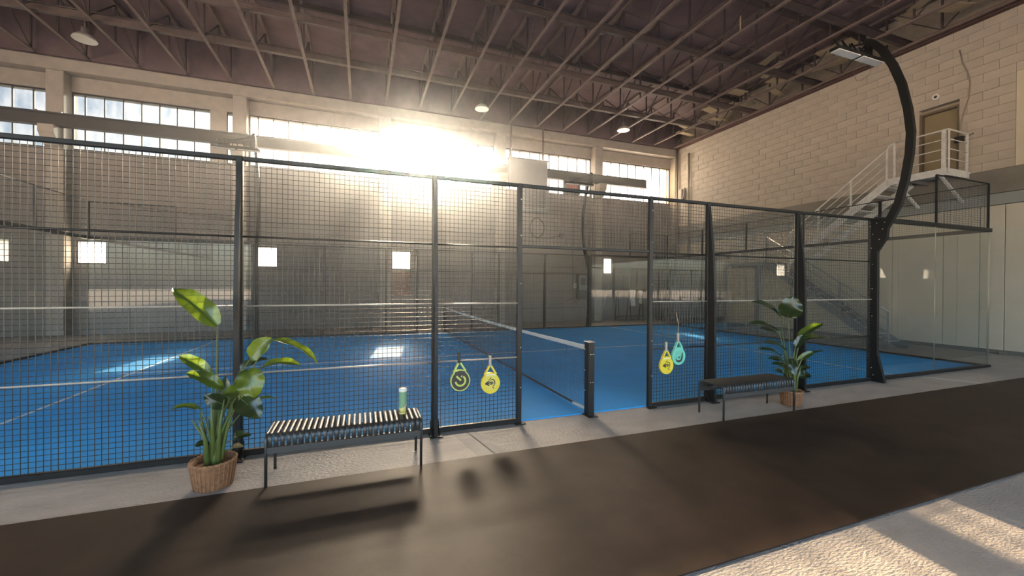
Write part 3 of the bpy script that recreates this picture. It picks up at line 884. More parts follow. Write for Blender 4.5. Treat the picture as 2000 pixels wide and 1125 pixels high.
racket(-1.78, .935, -.055, R(-3), 'black racket with lime rim and round lime emblem', 'racket_black', 'lime', 'grip_black', 'power', None, .03)
racket(-1.395, .875, -.055, R(-1), 'yellow racket with pale holes hanging left of the opening', 'yellow', 'yellow', 'grip_beige', 'arrow', 'dot_pale', .05)
racket(1.245, .925, -.055, R(0), 'yellow racket with bold arrow emblem right of the opening', 'yellow', 'yellow', 'grip_beige', 'arrow', None, .05)
racket(1.455, 1.045, -.055, R(-1), 'mint green racket hanging by a long beige strap', 'mint', 'mint', 'grip_beige', 'vee', 'mint_dark', .30)

# ---- potted plants
def leaf_mesh(base, tip, w, nrm_, arch, fold, seed):
    rnd = random.Random(seed)
    base = Vector(base); tip = Vector(tip); ax = tip - base; L = ax.length; d = ax.normalized()
    n0 = Vector(nrm_); n0 = (n0 - d * n0.dot(d)).normalized(); side = d.cross(n0)
    mb = MB(); NT, NS = 14, 8
    ph = rnd.random() * 6
    for i in range(NT + 1):
        t = i / NT
        c = base + ax * t + n0 * (arch * 4 * t * (1 - t))
        wd = w / 2 * (math.sin(math.pi * min(1, .04 + .96 * t ** .85)) ** .55)
        if i == NT: wd = .001
        for j in range(NS + 1):
            s_ = -1 + 2 * j / NS
            rip = (.09 * w * math.sin(t * 13 + ph + s_ * 1.3) + .10 * w * math.sin(t * 3.1 + ph * 2) * (1 if s_ > 0 else -1)) * abs(s_) ** 1.5
            mb.v.append(tuple(c + side * s_ * wd * math.cos(fold) + n0 * (abs(s_) * wd * math.sin(fold) + rip * .6)))
    q = NS + 1
    for i in range(NT):
        for j in range(NS):
            mb.f.append((i * q + j, i * q + j + 1, (i + 1) * q + j + 1, (i + 1) * q + j)); mb.sm.append(True)
    rib = MB().tube([base + ax * t + n0 * (arch * 4 * t * (1 - t) - .002) for t in (0, .2, .4, .6, .8, .97)], [.006, .005, .004, .003, .002, .001], 5)
    return mb, rib
def plant(label, c, rad, h, leaves, blabel):
    t = thing('potted_bird_of_paradise', label, 'plant', (c[0], c[1], 0))
    # basket of stacked wicker strands
    prof = []
    N = 15
    for k in range(N):
        f = k / (N - 1); r_ = rad * (.80 + .20 * f ** .8); z = .006 + (h - .03) * f; dz = (h - .03) / (N - 1) / 2
        prof += [(r_ - .004, z - dz * .9 if k else 0), (r_ + .003, z - dz * .45), (r_ + .004, z), (r_ + .003, z + dz * .45)]
    prof += [(rad + .002, h - .012), (rad - .02, h - .012), (rad - .022, h - .05)]
    bk = obj('basket', MB().lathe([(.001, 0)] + prof, (c[0], c[1], 0), 36), 'wicker', t)
    br = MB()
    for ph in (0, math.pi):
        br.tube([(c[0] + (rad + .004 * math.cos(a * 14 + ph)) * math.cos(a), c[1] + (rad + .004 * math.cos(a * 14 + ph)) * math.sin(a), h - .012 + .006 * math.sin(a * 14 + ph)) for a in [2 * math.pi * i / 84 for i in range(85)]], .0075, 5)
    obj('braided_rim', br, 'wicker_light', bk)
    st = MB()
    for k in range(30):
        a = 2 * math.pi * k / 30
        st.tube([(c[0] + (rad * (.80 + .20 * f ** .8) + .005) * math.cos(a), c[1] + (rad * (.80 + .20 * f ** .8) + .005) * math.sin(a), .004 + (h - .02) * f) for f in (0, .3, .6, 1)], .0035, 4)
    tag(obj('basket_stakes', st, 'wicker_light', bk), kind='stuff')
    obj('soil', MB().lathe([(0, h - .05), (rad - .02, h - .052), (rad - .02, h - .09), (0, h - .09)], (c[0], c[1], 0), 24), 'soil', t)
    rs = random.Random(len(leaves))
    for i in range(9):                                              # thick leaf sheaths at the heart of the clump
        a = 2 * math.pi * i / 9; r0 = .055 * (1 - .4 * (i % 2)); r1 = .11 + .05 * rs.random(); hh = .30 + .22 * rs.random()
        obj('sheath', MB().tube([(c[0] + r0 * math.cos(a), c[1] + r0 * math.sin(a), h - .06), (c[0] + (r0 + .02) * math.cos(a), c[1] + (r0 + .02) * math.sin(a), h + hh * .5), (c[0] + r1 * math.cos(a), c[1] + r1 * math.sin(a), h + hh)], [.022, .016, .004], 8), 'stem', t)
    for i, (b, tp, w, nr, arch, fold, root, mid, mt) in enumerate(leaves):
        lf, rib = leaf_mesh(b, tp, w, nr, arch, fold, i * 13 + 5)
        o = obj('leaf', lf, mt, t); obj('midrib', rib, 'stem', o)
        b = Vector(b); root = Vector(root)
        P = [root, root.lerp(b, .33) + Vector(mid) * .8, root.lerp(b, .68) + Vector(mid), b]
        Q = []
        for k in range(9):
            u = k / 8; Q.append(P[0] * (1 - u) ** 3 + P[1] * 3 * u * (1 - u) ** 2 + P[2] * 3 * u * u * (1 - u) + P[3] * u ** 3)
        obj('stem', MB().tube(Q, [.019 - .0145 * min(1, k / 6) for k in range(9)], 7), 'stem', t)
plant('tall bird of paradise plant in a wicker basket left of the sunlit bench', (-4.04, -.63), .165, .235, [
    ((-4.01, -0.64, 1.37), (-4.35, -0.56, 1.69), 0.2, (0.3, -0.75, 0.55), 0.03, 0.35, (-4.036, -0.58, 0.175), (-0.004, 0, 0.05), 'leaf'),
    ((-3.76, -0.67, 1.08), (-3.59, -0.72, 1.26), 0.16, (0, -0.9, 0.5), 0.02, 0.3, (-4.088, -0.644, 0.175), (-0.034, 0, 0.05), 'leaf'),
    ((-3.59, -0.72, 1.24), (-3.22, -0.74, 1.01), 0.12, (0.5, -0.4, 0.8), 0.055, 0.4, (-4.074, -0.594, 0.175), (-0.054, 0, 0.05), 'leaf'),
    ((-3.85, -0.6, 0.97), (-3.63, -0.64, 1.06), 0.12, (0.1, -0.5, 0.8), 0.03, 0.3, (-4.08, -0.66, 0.175), (-0.023, 0, 0.05), 'leaf_dark'),
    ((-3.68, -0.65, 0.99), (-3.36, -0.7, 1.0), 0.11, (0.1, -0.5, 0.8), 0.05, 0.35, (-4.075, -0.665, 0.175), (-0.043, 0, 0.05), 'leaf'),
    ((-3.76, -0.72, 1.0), (-3.71, -0.78, 0.76), 0.22, (0.1, -1, 0.1), 0.03, 0.2, (-3.994, -0.61, 0.175), (-0.034, 0, 0.05), 'leaf'),
    ((-3.84, -0.7, 0.76), (-3.66, -0.78, 0.59), 0.2, (0.2, -0.9, 0.4), 0.03, 0.25, (-3.99, -0.626, 0.175), (-0.024, 0, 0.05), 'leaf_dark'),
    ((-4.07, -0.59, 0.94), (-4.31, -0.54, 1.11), 0.12, (-0.2, -0.6, 0.8), 0.035, 0.4, (-4.014, -0.673, 0.175), (0.004, 0, 0.05), 'leaf'),
    ((-3.97, -0.64, 0.82), (-4.23, -0.64, 0.98), 0.13, (-0.2, -0.6, 0.8), 0.045, 0.4, (-4.043, -0.58, 0.175), (-0.008, 0, 0.05), 'leaf'),
    ((-3.94, -0.68, 0.69), (-4.07, -0.76, 0.81), 0.13, (0, -0.9, 0.4), 0.02, 0.3, (-4.035, -0.58, 0.175), (-0.012, 0, 0.05), 'leaf_dark'),
    ((-3.8, -0.74, 0.8), (-3.92, -0.82, 0.82), 0.14, (0, -0.8, 0.6), 0.02, 0.3, (-3.99, -0.632, 0.175), (-0.029, 0, 0.05), 'leaf'),
    ((-3.73, -0.64, 0.7), (-3.56, -0.66, 0.71), 0.05, (0, -0.3, 0.9), 0.02, 0.3, (-4.089, -0.621, 0.175), (-0.037, 0, 0.05), 'leaf'),
    ((-4.12, -0.66, 0.67), (-4.34, -0.64, 0.68), 0.06, (0, -0.35, 0.9), 0.035, 0.35, (-4.014, -0.673, 0.175), (0.01, 0, 0.05), 'leaf'),
    ((-3.93, -0.52, 0.33), (-3.78, -0.54, 0.37), 0.09, (0, -0.6, 0.8), 0.04, 0.4, (-4.089, -0.623, 0.175), (-0.013, 0, 0.05), 'leaf_dark'),
    ((-4.06, -0.64, 0.36), (-4.16, -0.67, 0.37), 0.08, (0, -0.5, 0.8), 0.02, 0.3, (-4.072, -0.668, 0.175), (0.002, 0, 0.05), 'leaf_dark'),
    ((-3.92, -0.6, 0.28), (-3.82, -0.62, 0.3), 0.07, (0.2, -0.5, 0.8), 0.025, 0.4, (-4.011, -0.589, 0.175), (-0.014, 0, 0.05), 'leaf_dry'),
    ((-3.91, -0.57, 0.62), (-3.98, -0.52, 0.91), 0.12, (-0.3, -0.8, 0.3), 0.03, 0.5, (-4.073, -0.667, 0.175), (-0.016, 0, 0.05), 'leaf_dark'),
], '')
plant('dark leaved bird of paradise plant in a wicker basket beside the shaded bench', (3.04, -.60), .145, .225, [
    ((2.77, -0.62, 1.31), (2.16, -0.66, 1.52), 0.17, (-0.1, -0.5, 0.8), 0.04, 0.35, (3.044, -0.55, 0.165), (0.032, 0, 0.05), 'leaf_dark'),
    ((2.88, -0.66, 1.29), (2.87, -0.74, 1.6), 0.30, (-0.72, -0.60, 0.15), 0.035, 0.2, (2.992, -0.614, 0.165), (0.019, 0, 0.05), 'leaf_dark'),
    ((3.12, -0.64, 1.01), (3.55, -0.7, 1.19), 0.13, (-0.45, -0.5, 0.7), 0.02, 0.3, (3.006, -0.564, 0.165), (-0.01, 0, 0.05), 'leaf'),
    ((3.18, -0.62, 0.95), (3.76, -0.68, 0.95), 0.11, (0, -0.4, 0.9), 0.03, 0.3, (3.0, -0.63, 0.165), (-0.017, 0, 0.05), 'leaf_dark'),
    ((3.37, -0.52, 0.99), (3.82, -0.48, 0.96), 0.1, (0, -0.4, 0.9), 0.02, 0.3, (3.005, -0.635, 0.165), (-0.04, 0, 0.05), 'leaf_dark'),
    ((2.76, -0.6, 1.1), (2.13, -0.65, 1.23), 0.12, (-0.1, -0.5, 0.8), 0.035, 0.3, (3.086, -0.58, 0.165), (0.034, 0, 0.05), 'leaf_dark'),
    ((2.87, -0.55, 1.02), (2.51, -0.5, 1.13), 0.09, (0, -0.5, 0.8), 0.02, 0.3, (3.09, -0.596, 0.165), (0.02, 0, 0.05), 'leaf_dark'),
    ((2.86, -0.63, 0.82), (2.35, -0.7, 0.96), 0.12, (-0.1, -0.5, 0.8), 0.04, 0.35, (3.066, -0.643, 0.165), (0.022, 0, 0.05), 'leaf_dark'),
    ((2.79, -0.62, 0.74), (2.33, -0.64, 0.86), 0.1, (-0.1, -0.5, 0.8), 0.035, 0.3, (3.037, -0.55, 0.165), (0.03, 0, 0.05), 'leaf_dark'),
    ((2.84, -0.65, 0.64), (2.41, -0.72, 0.73), 0.1, (0, -0.5, 0.8), 0.03, 0.3, (3.045, -0.55, 0.165), (0.024, 0, 0.05), 'leaf_dark'),
    ((2.9, -0.66, 0.55), (2.46, -0.74, 0.66), 0.12, (-0.45, -0.5, 0.65), 0.02, 0.3, (3.09, -0.602, 0.165), (0.017, 0, 0.05), 'leaf_dark'),
    ((2.84, -0.65, 0.44), (2.52, -0.73, 0.57), 0.1, (0, -0.6, 0.7), 0.03, 0.3, (2.991, -0.591, 0.165), (0.024, 0, 0.05), 'leaf_dark'),
    ((3.2, -0.6, 0.7), (3.72, -0.62, 0.76), 0.07, (0, -0.4, 0.9), 0.02, 0.3, (3.066, -0.643, 0.165), (-0.019, 0, 0.05), 'leaf_dark'),
    ((3.12, -0.64, 0.65), (3.34, -0.72, 0.78), 0.1, (0.2, -0.6, 0.7), 0.03, 0.4, (2.991, -0.593, 0.165), (-0.01, 0, 0.05), 'leaf'),
    ((3.14, -0.64, 0.42), (3.31, -0.7, 0.44), 0.13, (-0.45, -0.5, 0.65), 0.02, 0.3, (3.008, -0.638, 0.165), (-0.012, 0, 0.05), 'leaf_dark'),
    ((3.17, -0.6, 0.51), (3.38, -0.64, 0.54), 0.09, (0.1, -0.6, 0.7), 0.02, 0.3, (3.069, -0.559, 0.165), (-0.016, 0, 0.05), 'leaf_dark'),
    ((3.0, -0.68, 0.85), (3.13, -0.7, 1.03), 0.12, (-0.65, -0.6, 0.3), 0.02, 0.4, (3.007, -0.637, 0.165), (0.005, 0, 0.05), 'leaf_dark'),
    ((2.93, -0.68, 0.7), (2.88, -0.76, 0.47), 0.11, (-0.65, -0.6, 0.3), 0.02, 0.3, (3.074, -0.637, 0.165), (0.013, 0, 0.05), 'leaf_dark'),
], '')


# ================================================================== BACKGROUND FITTINGS
# crane runway beam on corbels
cb = thing('crane_beam', 'long dark steel crane beam running in front of the high windows', 'beam', (-3, 12.38, 6.7))
cs = MB()
cs.box(-17.2, 10.72, 12.27, 12.49, 6.68, 6.71).box(-17.2, 10.72, 12.27, 12.49, 7.05, 7.08).box(-17.2, 10.72, 12.37, 12.39, 6.71, 7.05)
obj('beam_profile', cs, 'crane_beam', cb)
obj('rail_bar', MB().box(-17.2, 10.68, 12.355, 12.405, 7.08, 7.12), 'crane_beam', cb)
for x in (-12.1, -7.03, -1.95, 3.0, 8.08):
    for dx in (-.3, .3):
        obj('rail_clip', MB().cbox(x + dx - .04, x + dx + .04, 12.28, 12.34, 7.08, 7.13, .004), 'galv_dark', cb)
for x in PIL[1:]:
    obj('corbel', MB().prism([(12.6, 6.05), (12.6, 6.68), (12.2, 6.68), (12.2, 6.45), (12.45, 6.1)], 0, x - .19, x + .19), 'pillar', wall_far)
t = thing('loose_steel_bar', 'slanting steel bar leaning on the crane beam before the sunny window', 'bar', (1.0, 12.42, 7.12))
obj('bar_body', MB().bar((.74, 12.42, 7.12), (1.24, 12.42, 7.72), .05, .10), 'crane_beam', t)
obj('bar_end', MB().bar((1.20, 12.42, 7.67), (1.26, 12.42, 7.74), .07, .13), 'joist', t)
t = thing('hoist_unit', 'big grey sheet metal box unit on the crane beam by a pillar', 'machine', (4.0, 12.1, 6.1))
obj('cabinet_body', MB().cbox(3.18, 5.0, 11.95, 12.26, 6.15, 7.30, .02), 'grey_box', t)
obj('lower_housing', MB().cbox(3.75, 5.06, 11.98, 12.58, 5.05, 6.14, .02), 'grey_box', t)
for k in range(5): obj('louvre_slat', MB().cbox(3.9, 4.9, 11.955, 11.985, 5.2 + k * .17, 5.3 + k * .17, .004), 'cabinet', t)
obj('cover_lip', MB().cbox(3.14, 5.04, 11.92, 12.3, 7.30, 7.33, .006), 'grey_box', t)
obj('hanging_strut', MB().box(3.3, 3.36, 12.2, 12.26, 7.33, 8.9), 'joist', t)
obj('hanging_strut', MB().box(4.85, 4.91, 12.2, 12.26, 7.33, 8.9), 'joist', t)
t = thing('red_brick_box', 'small red box with dark bars, standing in for brick outside a window', 'brickwork', (6.7, 12.8, 6.2))  # stands in for red brick seen outside through the window
obj('casing', MB().cbox(6.28, 7.16, 12.82, 12.99, 6.16, 7.02, .01), 'frame_dark', t)
obj('red_front', MB().cbox(6.42, 7.02, 12.78, 12.82, 6.40, 6.92, .006), 'red_panel', t)
for k in range(4): obj('dark_bar', MB().box(6.50 + k * .15, 6.515 + k * .15, 12.765, 12.78, 6.40, 6.92), 'frame_dark', t)
t = thing('wall_board', 'reddish brown brick patch board below the small window', 'board', (-1.36, 12.97, 1.27))
for r_ in range(8):
    for c_ in range(4):
        x0 = -1.84 + c_ * .2425 - (.12 if r_ % 2 else 0)
        a, b = max(-1.84, x0), min(-.87, x0 + .2425)
        if b - a > .03: obj('brick', MB().cbox(a + .004, b - .004, 12.94, 12.979, 1.27 + r_ * .126 + .004, 1.27 + (r_ + 1) * .126 - .004, .004), 'brick_red', t)
obj('backing', MB().box(-1.85, -.86, 12.965, 12.98, 1.26, 2.285), 'mortar', t)
# pipes and cables on the walls
def pipe(name, label, cat, pts, r, m, clips=()):
    t = thing(name, label, cat, pts[0])
    obj('run', MB().tube(pts, r, 8), m, t)
    for p in clips: obj('pipe_clip', MB().cbox(p[0] - .03, p[0] + .03, p[1] - .03, p[1] + .03, p[2] - .02, p[2] + .02, .004), 'galv_dark', t)
pipe('wall_pipe', 'long horizontal conduit across the far wall above the low windows', 'pipe', [(-10.4, 12.55, 4.35), (-6.6, 12.55, 4.02), (2.7, 12.55, 4.0)], .03, 'pipe')
pipe('wall_pipe', 'upright steel conduit on the block wall near the window corner', 'pipe', [(12.76, 11.65, 3.4), (12.76, 11.65, 8.5)], .045, 'pipe', [(12.79, 11.65, z) for z in (4.5, 6.2, 7.8)])
pipe('wall_pipe', 'dark downpipe in the corner beside the last high window', 'pipe', [(12.74, 12.45, 1.2), (12.74, 12.45, 8.9)], .06, 'pipe', [(12.78, 12.45, z) for z in (3, 6, 8)])
pipe('wall_pipe', 'upright pipe on the far wall beside the last pillar with floodlight', 'pipe', [(7.72, 12.5, .1), (7.72, 12.5, 6.2)], .06, 'pipe', [(7.72, 12.55, z) for z in (1.5, 4.8)])
pipe('wall_pipe', 'twin thin conduits running right to the electrical cabinet', 'pipe', [(3.3, 12.95, 2.62), (7.1, 12.95, 2.62)], .016, 'pipe')
pipe('wall_pipe', 'lower thin conduit ending at the electrical cabinet', 'pipe', [(3.3, 12.95, 2.36), (7.1, 12.95, 2.36)], .016, 'pipe')
pipe('wall_pipe', 'short upright conduit with a switch box below it', 'pipe', [(6.85, 12.95, 4.9), (6.85, 12.95, 1.7)], .02, 'pipe')
pipe('wall_cable', 'thin winding cable hanging down the block wall to the door', 'cable', [(12.83, 1.66, 8.38), (12.83, 1.6, 8.0), (12.83, 1.5, 7.71), (12.83, 1.44, 7.39), (12.83, 1.46, 6.98), (12.83, 1.56, 6.6), (12.83, 1.62, 6.3), (12.83, 1.63, 5.95)], .016, 'cable')
pipe('wall_cable', 'thin loop of wire hanging below the ceiling edge', 'cable', [(11.9, 3.75, 8.93), (11.9, 3.74, 8.5), (11.9, 3.66, 8.28), (11.9, 3.5, 8.24), (11.9, 3.3, 8.36), (11.9, 3.2, 8.93)], .007, 'cable')
pipe('wall_cable', 'loop of cable hanging from the joists near the round lamp', 'cable', [(5.0, 9.2, 9.0), (5.15, 9.2, 8.72), (5.5, 9.2, 8.6), (5.9, 9.2, 8.68), (6.1, 9.2, 9.0)], .014, 'cable')
pipe('ceiling_strap', 'pale torn strap dangling from the roof joists', 'strap', [(7.2, 3.9, 9.4), (7.22, 3.92, 9.2), (7.35, 4.02, 9.02)], .02, 'plank')
t = thing('wall_socket', 'round white cable outlet above the upper door', 'outlet', (12.84, 2.15, 7.28))
obj('ring_plate', MB().tube([(12.85, 2.15, 7.28), (12.80, 2.15, 7.28)], .085, 14), 'lamp_white', t)
obj('outlet_hole', MB().tube([(12.80, 2.15, 7.28), (12.795, 2.15, 7.28)], .04, 12), 'ink', t)
t = thing('siren_box', 'small pale horn box on the wall in the window corner', 'box', (12.7, 12.1, 6.3))
obj('casing', MB().cbox(12.62, 12.84, 12.0, 12.25, 6.15, 6.75, .015), 'pillar', t)
obj('horn_pipe', MB().tube([(12.66, 12.0, 6.2), (12.6, 11.8, 6.35), (12.6, 11.75, 6.75)], .04, 8), 'pipe', t)
t = thing('fire_hose', 'coil of dark hose hanging on the far wall', 'hose', (4.9, 12.85, 4.0))
H = MB(); H.tube([(4.88 + .36 * math.cos(a), 12.86 - .01 * k_, 4.44 + .46 * math.sin(a)) for k_, a in [(i / 24, 2 * math.pi * i / 24) for i in range(49)]], .028, 6)
obj('hose_coil', H, 'rubber_hose', t)
obj('hose_tail', MB().tube([(4.6, 12.85, 4.1), (4.9, 12.85, 3.95), (5.5, 12.86, 3.98), (6.2, 12.9, 4.15)], .026, 6), 'rubber_hose', t)
obj('hose_reel_hub', MB().cbox(6.1, 6.3, 12.82, 12.96, 4.05, 4.25, .01), 'cabinet', t)
obj('wall_hook', MB().tube([(4.88, 12.96, 4.92), (4.88, 12.80, 4.92), (4.88, 12.80, 4.98)], .014, 6), 'galv_dark', t)
t = thing('electrical_cabinet', 'dark electrical cabinet on the far wall beside the curved lamp post', 'cabinet', (7.28, 12.85, 1.1))
obj('body', MB().cbox(7.04, 7.5, 12.70, 12.97, 1.08, 2.28, .012), 'cabinet', t)
dr = obj('door', MB().cbox(7.07, 7.47, 12.68, 12.70, 1.5, 2.24, .004), 'grey_box', t)
obj('window_pane', MB().cbox(7.14, 7.40, 12.672, 12.68, 1.75, 2.1, .002), 'cabinet', dr)
obj('handle', MB().cbox(7.42, 7.45, 12.655, 12.68, 1.6, 1.75, .003), 'bolt_metal', dr)
t = thing('switch_box', 'small square switch box with tangled wires under it', 'switch', (6.98, 12.9, 1.7))
obj('box_body', MB().cbox(6.88, 7.02, 12.88, 12.97, 1.62, 1.82, .008), 'lamp_shade', t)
obj('dial', MB().tube([(6.95, 12.88, 1.72), (6.95, 12.86, 1.72)], .03, 10), 'ink', t)
obj('loose_wire', MB().tube([(6.9, 12.9, 1.62), (6.8, 12.88, 1.1), (7.0, 12.86, .9), (7.2, 12.88, 1.05), (7.1, 12.88, 1.2), (6.6, 12.9, 1.05), (6.5, 12.9, .95)], .012, 5), 'rubber_hose', t)
# trestle with white cloths, pallet with sack, pallet jack
t = thing('trestle_frame', 'dark metal trestle rack standing before the far wall', 'rack', (9.7, 12.3, 0))
for x in (9.0, 9.68, 10.43):
    obj('leg', MB().bar((x - .02, 12.15, 0), (x + .02, 12.3, 1.5), .045, .045), 'jack_dark', t)
    obj('leg', MB().bar((x - .02, 12.5, 0), (x + .02, 12.35, 1.5), .045, .045), 'jack_dark', t)
obj('top_rail', MB().cbox(8.85, 10.6, 12.28, 12.37, 1.48, 1.55, .006), 'jack_dark', t)
obj('low_shelf', MB().cbox(9.0, 10.5, 12.15, 12.5, .22, .25, .004), 'jack_dark', t)
def cloth(name, label, x0, x1, y, z0, z1, seed, cat):
    rnd = random.Random(seed); mb = MB(); n, k = 10, 8
    for i in range(n + 1):
        for j in range(k + 1):
            f = j / k; g = i / n
            mb.v.append((x0 + (x1 - x0) * g + .03 * math.sin(f * 4 + g * 3), y - .05 * math.sin(g * 9 + f * 2) * (1 - f) - .02, z1 + (z0 - z1) * f + .03 * math.sin(g * 7) * f))
    for i in range(n):
        for j in range(k):
            q = i * (k + 1) + j; mb.f.append((q, q + 1, q + k + 2, q + k + 1)); mb.sm.append(True)
    return tag(obj(name, mb, 'white_cloth', None, ((x0 + x1) / 2, y, z0)), label, cat)
cloth('draped_cloth', 'white cloth hung over the middle of the dark trestle', 9.62, 10.0, 12.25, .75, 1.54, 4, 'cloth')
cloth('draped_cloth', 'small white rag hung at the right end of the trestle', 10.2, 10.42, 12.25, .85, 1.5, 9, 'cloth')
t = thing('leaning_pole', 'thin pale pole leaning on the last pillar of the far wall', 'pole', (8.0, 12.3, 0))
obj('pole_shaft', MB().tube([(7.72, 11.9, 0), (8.6, 12.5, 1.7)], .018, 6), 'plank', t)
obj('pole_tip', MB().tube([(8.6, 12.5, 1.7), (8.66, 12.55, 1.82)], .026, 6), 'galv_dark', t)
t = thing('wooden_pallet', 'reddish wooden pallet on the floor in the far corner', 'pallet', (12.0, 11.7, 0))
for k in range(7): obj('deck_board', MB().cbox(11.3, 12.6, 11.25 + k * .145, 11.35 + k * .145, .12, .145, .003), 'pallet_wood', t)
for k in range(3):
    obj('bearer', MB().cbox(11.3 + k * .6, 11.4 + k * .6, 11.25, 12.22, .0, .12, .004), 'pallet_wood', t)
sk = MB(); prof = []
rnd = random.Random(5)
n, k = 18, 8
for j in range(k + 1):
    f = j / k
    for i in range(n):
        a = 2 * math.pi * i / n; r_ = (1 - (2 * f - .75) ** 2 * .28) * (1 if f < .95 else .5) + .06 * math.sin(5 * a + f * 7)
        sk.v.append((11.95 + .52 * r_ * math.cos(a), 11.75 + .38 * r_ * math.sin(a), .146 + .62 * f - .06 * f * math.cos(2 * a)))
for j in range(k):
    for i in range(n):
        q = j * n; sk.f.append((q + i, q + (i + 1) % n, q + n + (i + 1) % n, q + n + i)); sk.sm.append(True)
sk.f += [tuple(range(n))[::-1], tuple(range(k * n, k * n + n))]; sk.sm += [False, False]
tag(obj('white_sack', sk, 'white_cloth', None, (11.95, 11.75, .146)), 'bulging white sack lying on the reddish pallet', 'sack')
t = thing('timber_block', 'dark reddish timber block on the pallet beside the sack', 'timber', (12.5, 11.55, .146))
obj('block_lower', MB().cbox(12.42, 12.66, 11.3, 11.8, .146, .28, .006), 'pallet_wood', t)
obj('block_upper', MB().cbox(12.44, 12.62, 11.35, 11.7, .28, .42, .006), 'pallet_wood', t)
t = thing('pallet_jack', 'dark pallet jack with loop handle beyond the court corner', 'pallet jack', (11.2, 8.2, 0))
for dy in (-.19, .19): obj('fork', MB().cbox(11.25, 12.3, 8.2 + dy - .075, 8.2 + dy + .075, .06, .13, .01), 'jack_dark', t)
obj('pump_body', MB().prism([(10.98, .08), (11.32, .08), (11.32, .30), (11.2, .52), (11.08, .52)], 1, 8.05, 8.35), 'jack_dark', t)
hb = obj('tow_bar', MB().tube([(11.12, 8.2, .35), (11.08, 8.2, .95)], .028, 8), 'jack_dark', t)
obj('handle_loop', MB().tube([(11.08, 8.2, .95), (11.07, 8.08, 1.05), (11.07, 8.04, 1.17), (11.07, 8.10, 1.24), (11.07, 8.2, 1.25), (11.07, 8.30, 1.24), (11.07, 8.36, 1.17), (11.07, 8.32, 1.05), (11.08, 8.2, .95)], .018, 7), 'jack_dark', hb)
obj('release_lever', MB().cbox(11.05, 11.08, 8.18, 8.22, 1.05, 1.24, .004), 'jack_dark', hb)
for dy in (-.07, .07): obj('steer_wheel', MB().tube([(11.12, 8.2 + dy - .025, .09), (11.12, 8.2 + dy + .025, .09)], .09, 14), 'rubber_hose', t)
# ceiling lamps
def bay_lamp(x, y, label):
    t = thing('high_bay_lamp', label, 'lamp', (x, y, 8.62), 'round hanging ceiling lamps')
    obj('reflector', MB().lathe([(.27, 0), (.275, .01), (.24, .08), (.15, .16), (.08, .19), (.075, .185), (.14, .15), (.225, .075), (.262, .012)], (x, y, 8.62), 24), 'lamp_shade', t)
    obj('ballast', MB().lathe([(.075, .18), (.08, .20), (.08, .34), (.05, .36), (0, .36)], (x, y, 8.62), 14), 'cabinet', t)
    obj('lens', MB().lathe([(0, .015), (.2, .018), (.262, .022), (.2, .026), (0, .026)], (x, y, 8.62), 20), 'lamp_white', t)
    obj('rod', MB().tube([(x, y, 8.97), (x, y, 10.2)], .012, 6), 'joist', t)
bay_lamp(-10.25, 10.0 + .35, 'round hanging lamp among the joists above the blue sky window')
bay_lamp(8.02, 10.55, 'round hanging lamp among the joists near the block wall')
bay_lamp(1.55, 10.7, 'round hanging lamp in the glare above the sunny window')
# ---- steel staircase along the right wall
ST = thing('steel_staircase', 'galvanised dog-leg staircase up to the olive door', 'staircase', (11.8, 3.5, 0))
def flight(xa, xb, y0, z0, y1, z1, n, m, rail_outer, rail_inner):
    """treads from (y0,z0) at the bottom to (y1,z1) at the top"""
    d = Vector((0, y1 - y0, z1 - z0)); u = Vector((0, -d.z, d.y)).normalized() if d.y > 0 else Vector((0, d.z, -d.y)).normalized()
    u = u if u.z > 0 else -u
    for x in (xa, xb):
        obj('stringer', MB().bar((x, y0, z0 + .0), (x, y1, z1 - .02), .02, .22, u), m, ST)
    for k in range(1, n):
        f = k / n
        y = y0 + (y1 - y0) * f; z = z0 + (z1 - z0) * f
        obj('tread', MB().cbox(xa + .012, xb - .012, y - .13, y + .13, z + .01, z + .045, .004), m, ST)
    for xr, on_ in ((xa, rail_outer), (xb, rail_inner)):
        if not on_: continue
        for f in (0.02, .34, .66, .97):
            y = y0 + (y1 - y0) * f; z = z0 + (z1 - z0) * f
            obj('rail_post', MB().bar((xr, y, z - .05), (xr, y, z + 1.0), .04, .045, (0, 1, 0)), m, ST)
        a = Vector((xr, y0, z0)).lerp(Vector((xr, y1, z1)), .02); b = Vector((xr, y0, z0)).lerp(Vector((xr, y1, z1)), .97)
        for h, r_ in ((1.0, .021), (.76, .012), (.52, .012), (.28, .012)):
            obj('handrail' if h == 1.0 else 'knee_rail', MB().tube([a + Vector((0, 0, h)), b + Vector((0, 0, h))], r_, 7), m, ST)
PX = 11.66
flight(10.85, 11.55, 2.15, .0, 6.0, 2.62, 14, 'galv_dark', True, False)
flight(PX, 12.70, 5.65, 2.62, 2.62, 4.86, 12, 'galvanised', True, False)
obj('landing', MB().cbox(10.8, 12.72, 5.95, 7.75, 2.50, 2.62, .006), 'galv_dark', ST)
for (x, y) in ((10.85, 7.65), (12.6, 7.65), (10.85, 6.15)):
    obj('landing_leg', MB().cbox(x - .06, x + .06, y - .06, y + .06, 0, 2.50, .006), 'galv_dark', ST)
for (x, y) in ((10.85, 6.05), (10.85, 6.85), (10.85, 7.7), (11.7, 7.7), (12.6, 7.7)):
    obj('rail_post', MB().bar((x, y, 2.6), (x, y, 3.66), .04, .04, (0, 1, 0)), 'galvanised', ST)
for h, r_ in ((3.66, .021), (3.4, .012), (3.14, .012), (2.88, .012)):
    obj('landing_rail', MB().tube([(10.85, 6.05, h), (10.85, 7.7, h), (12.6, 7.7, h)], r_, 7), 'galvanised', ST)
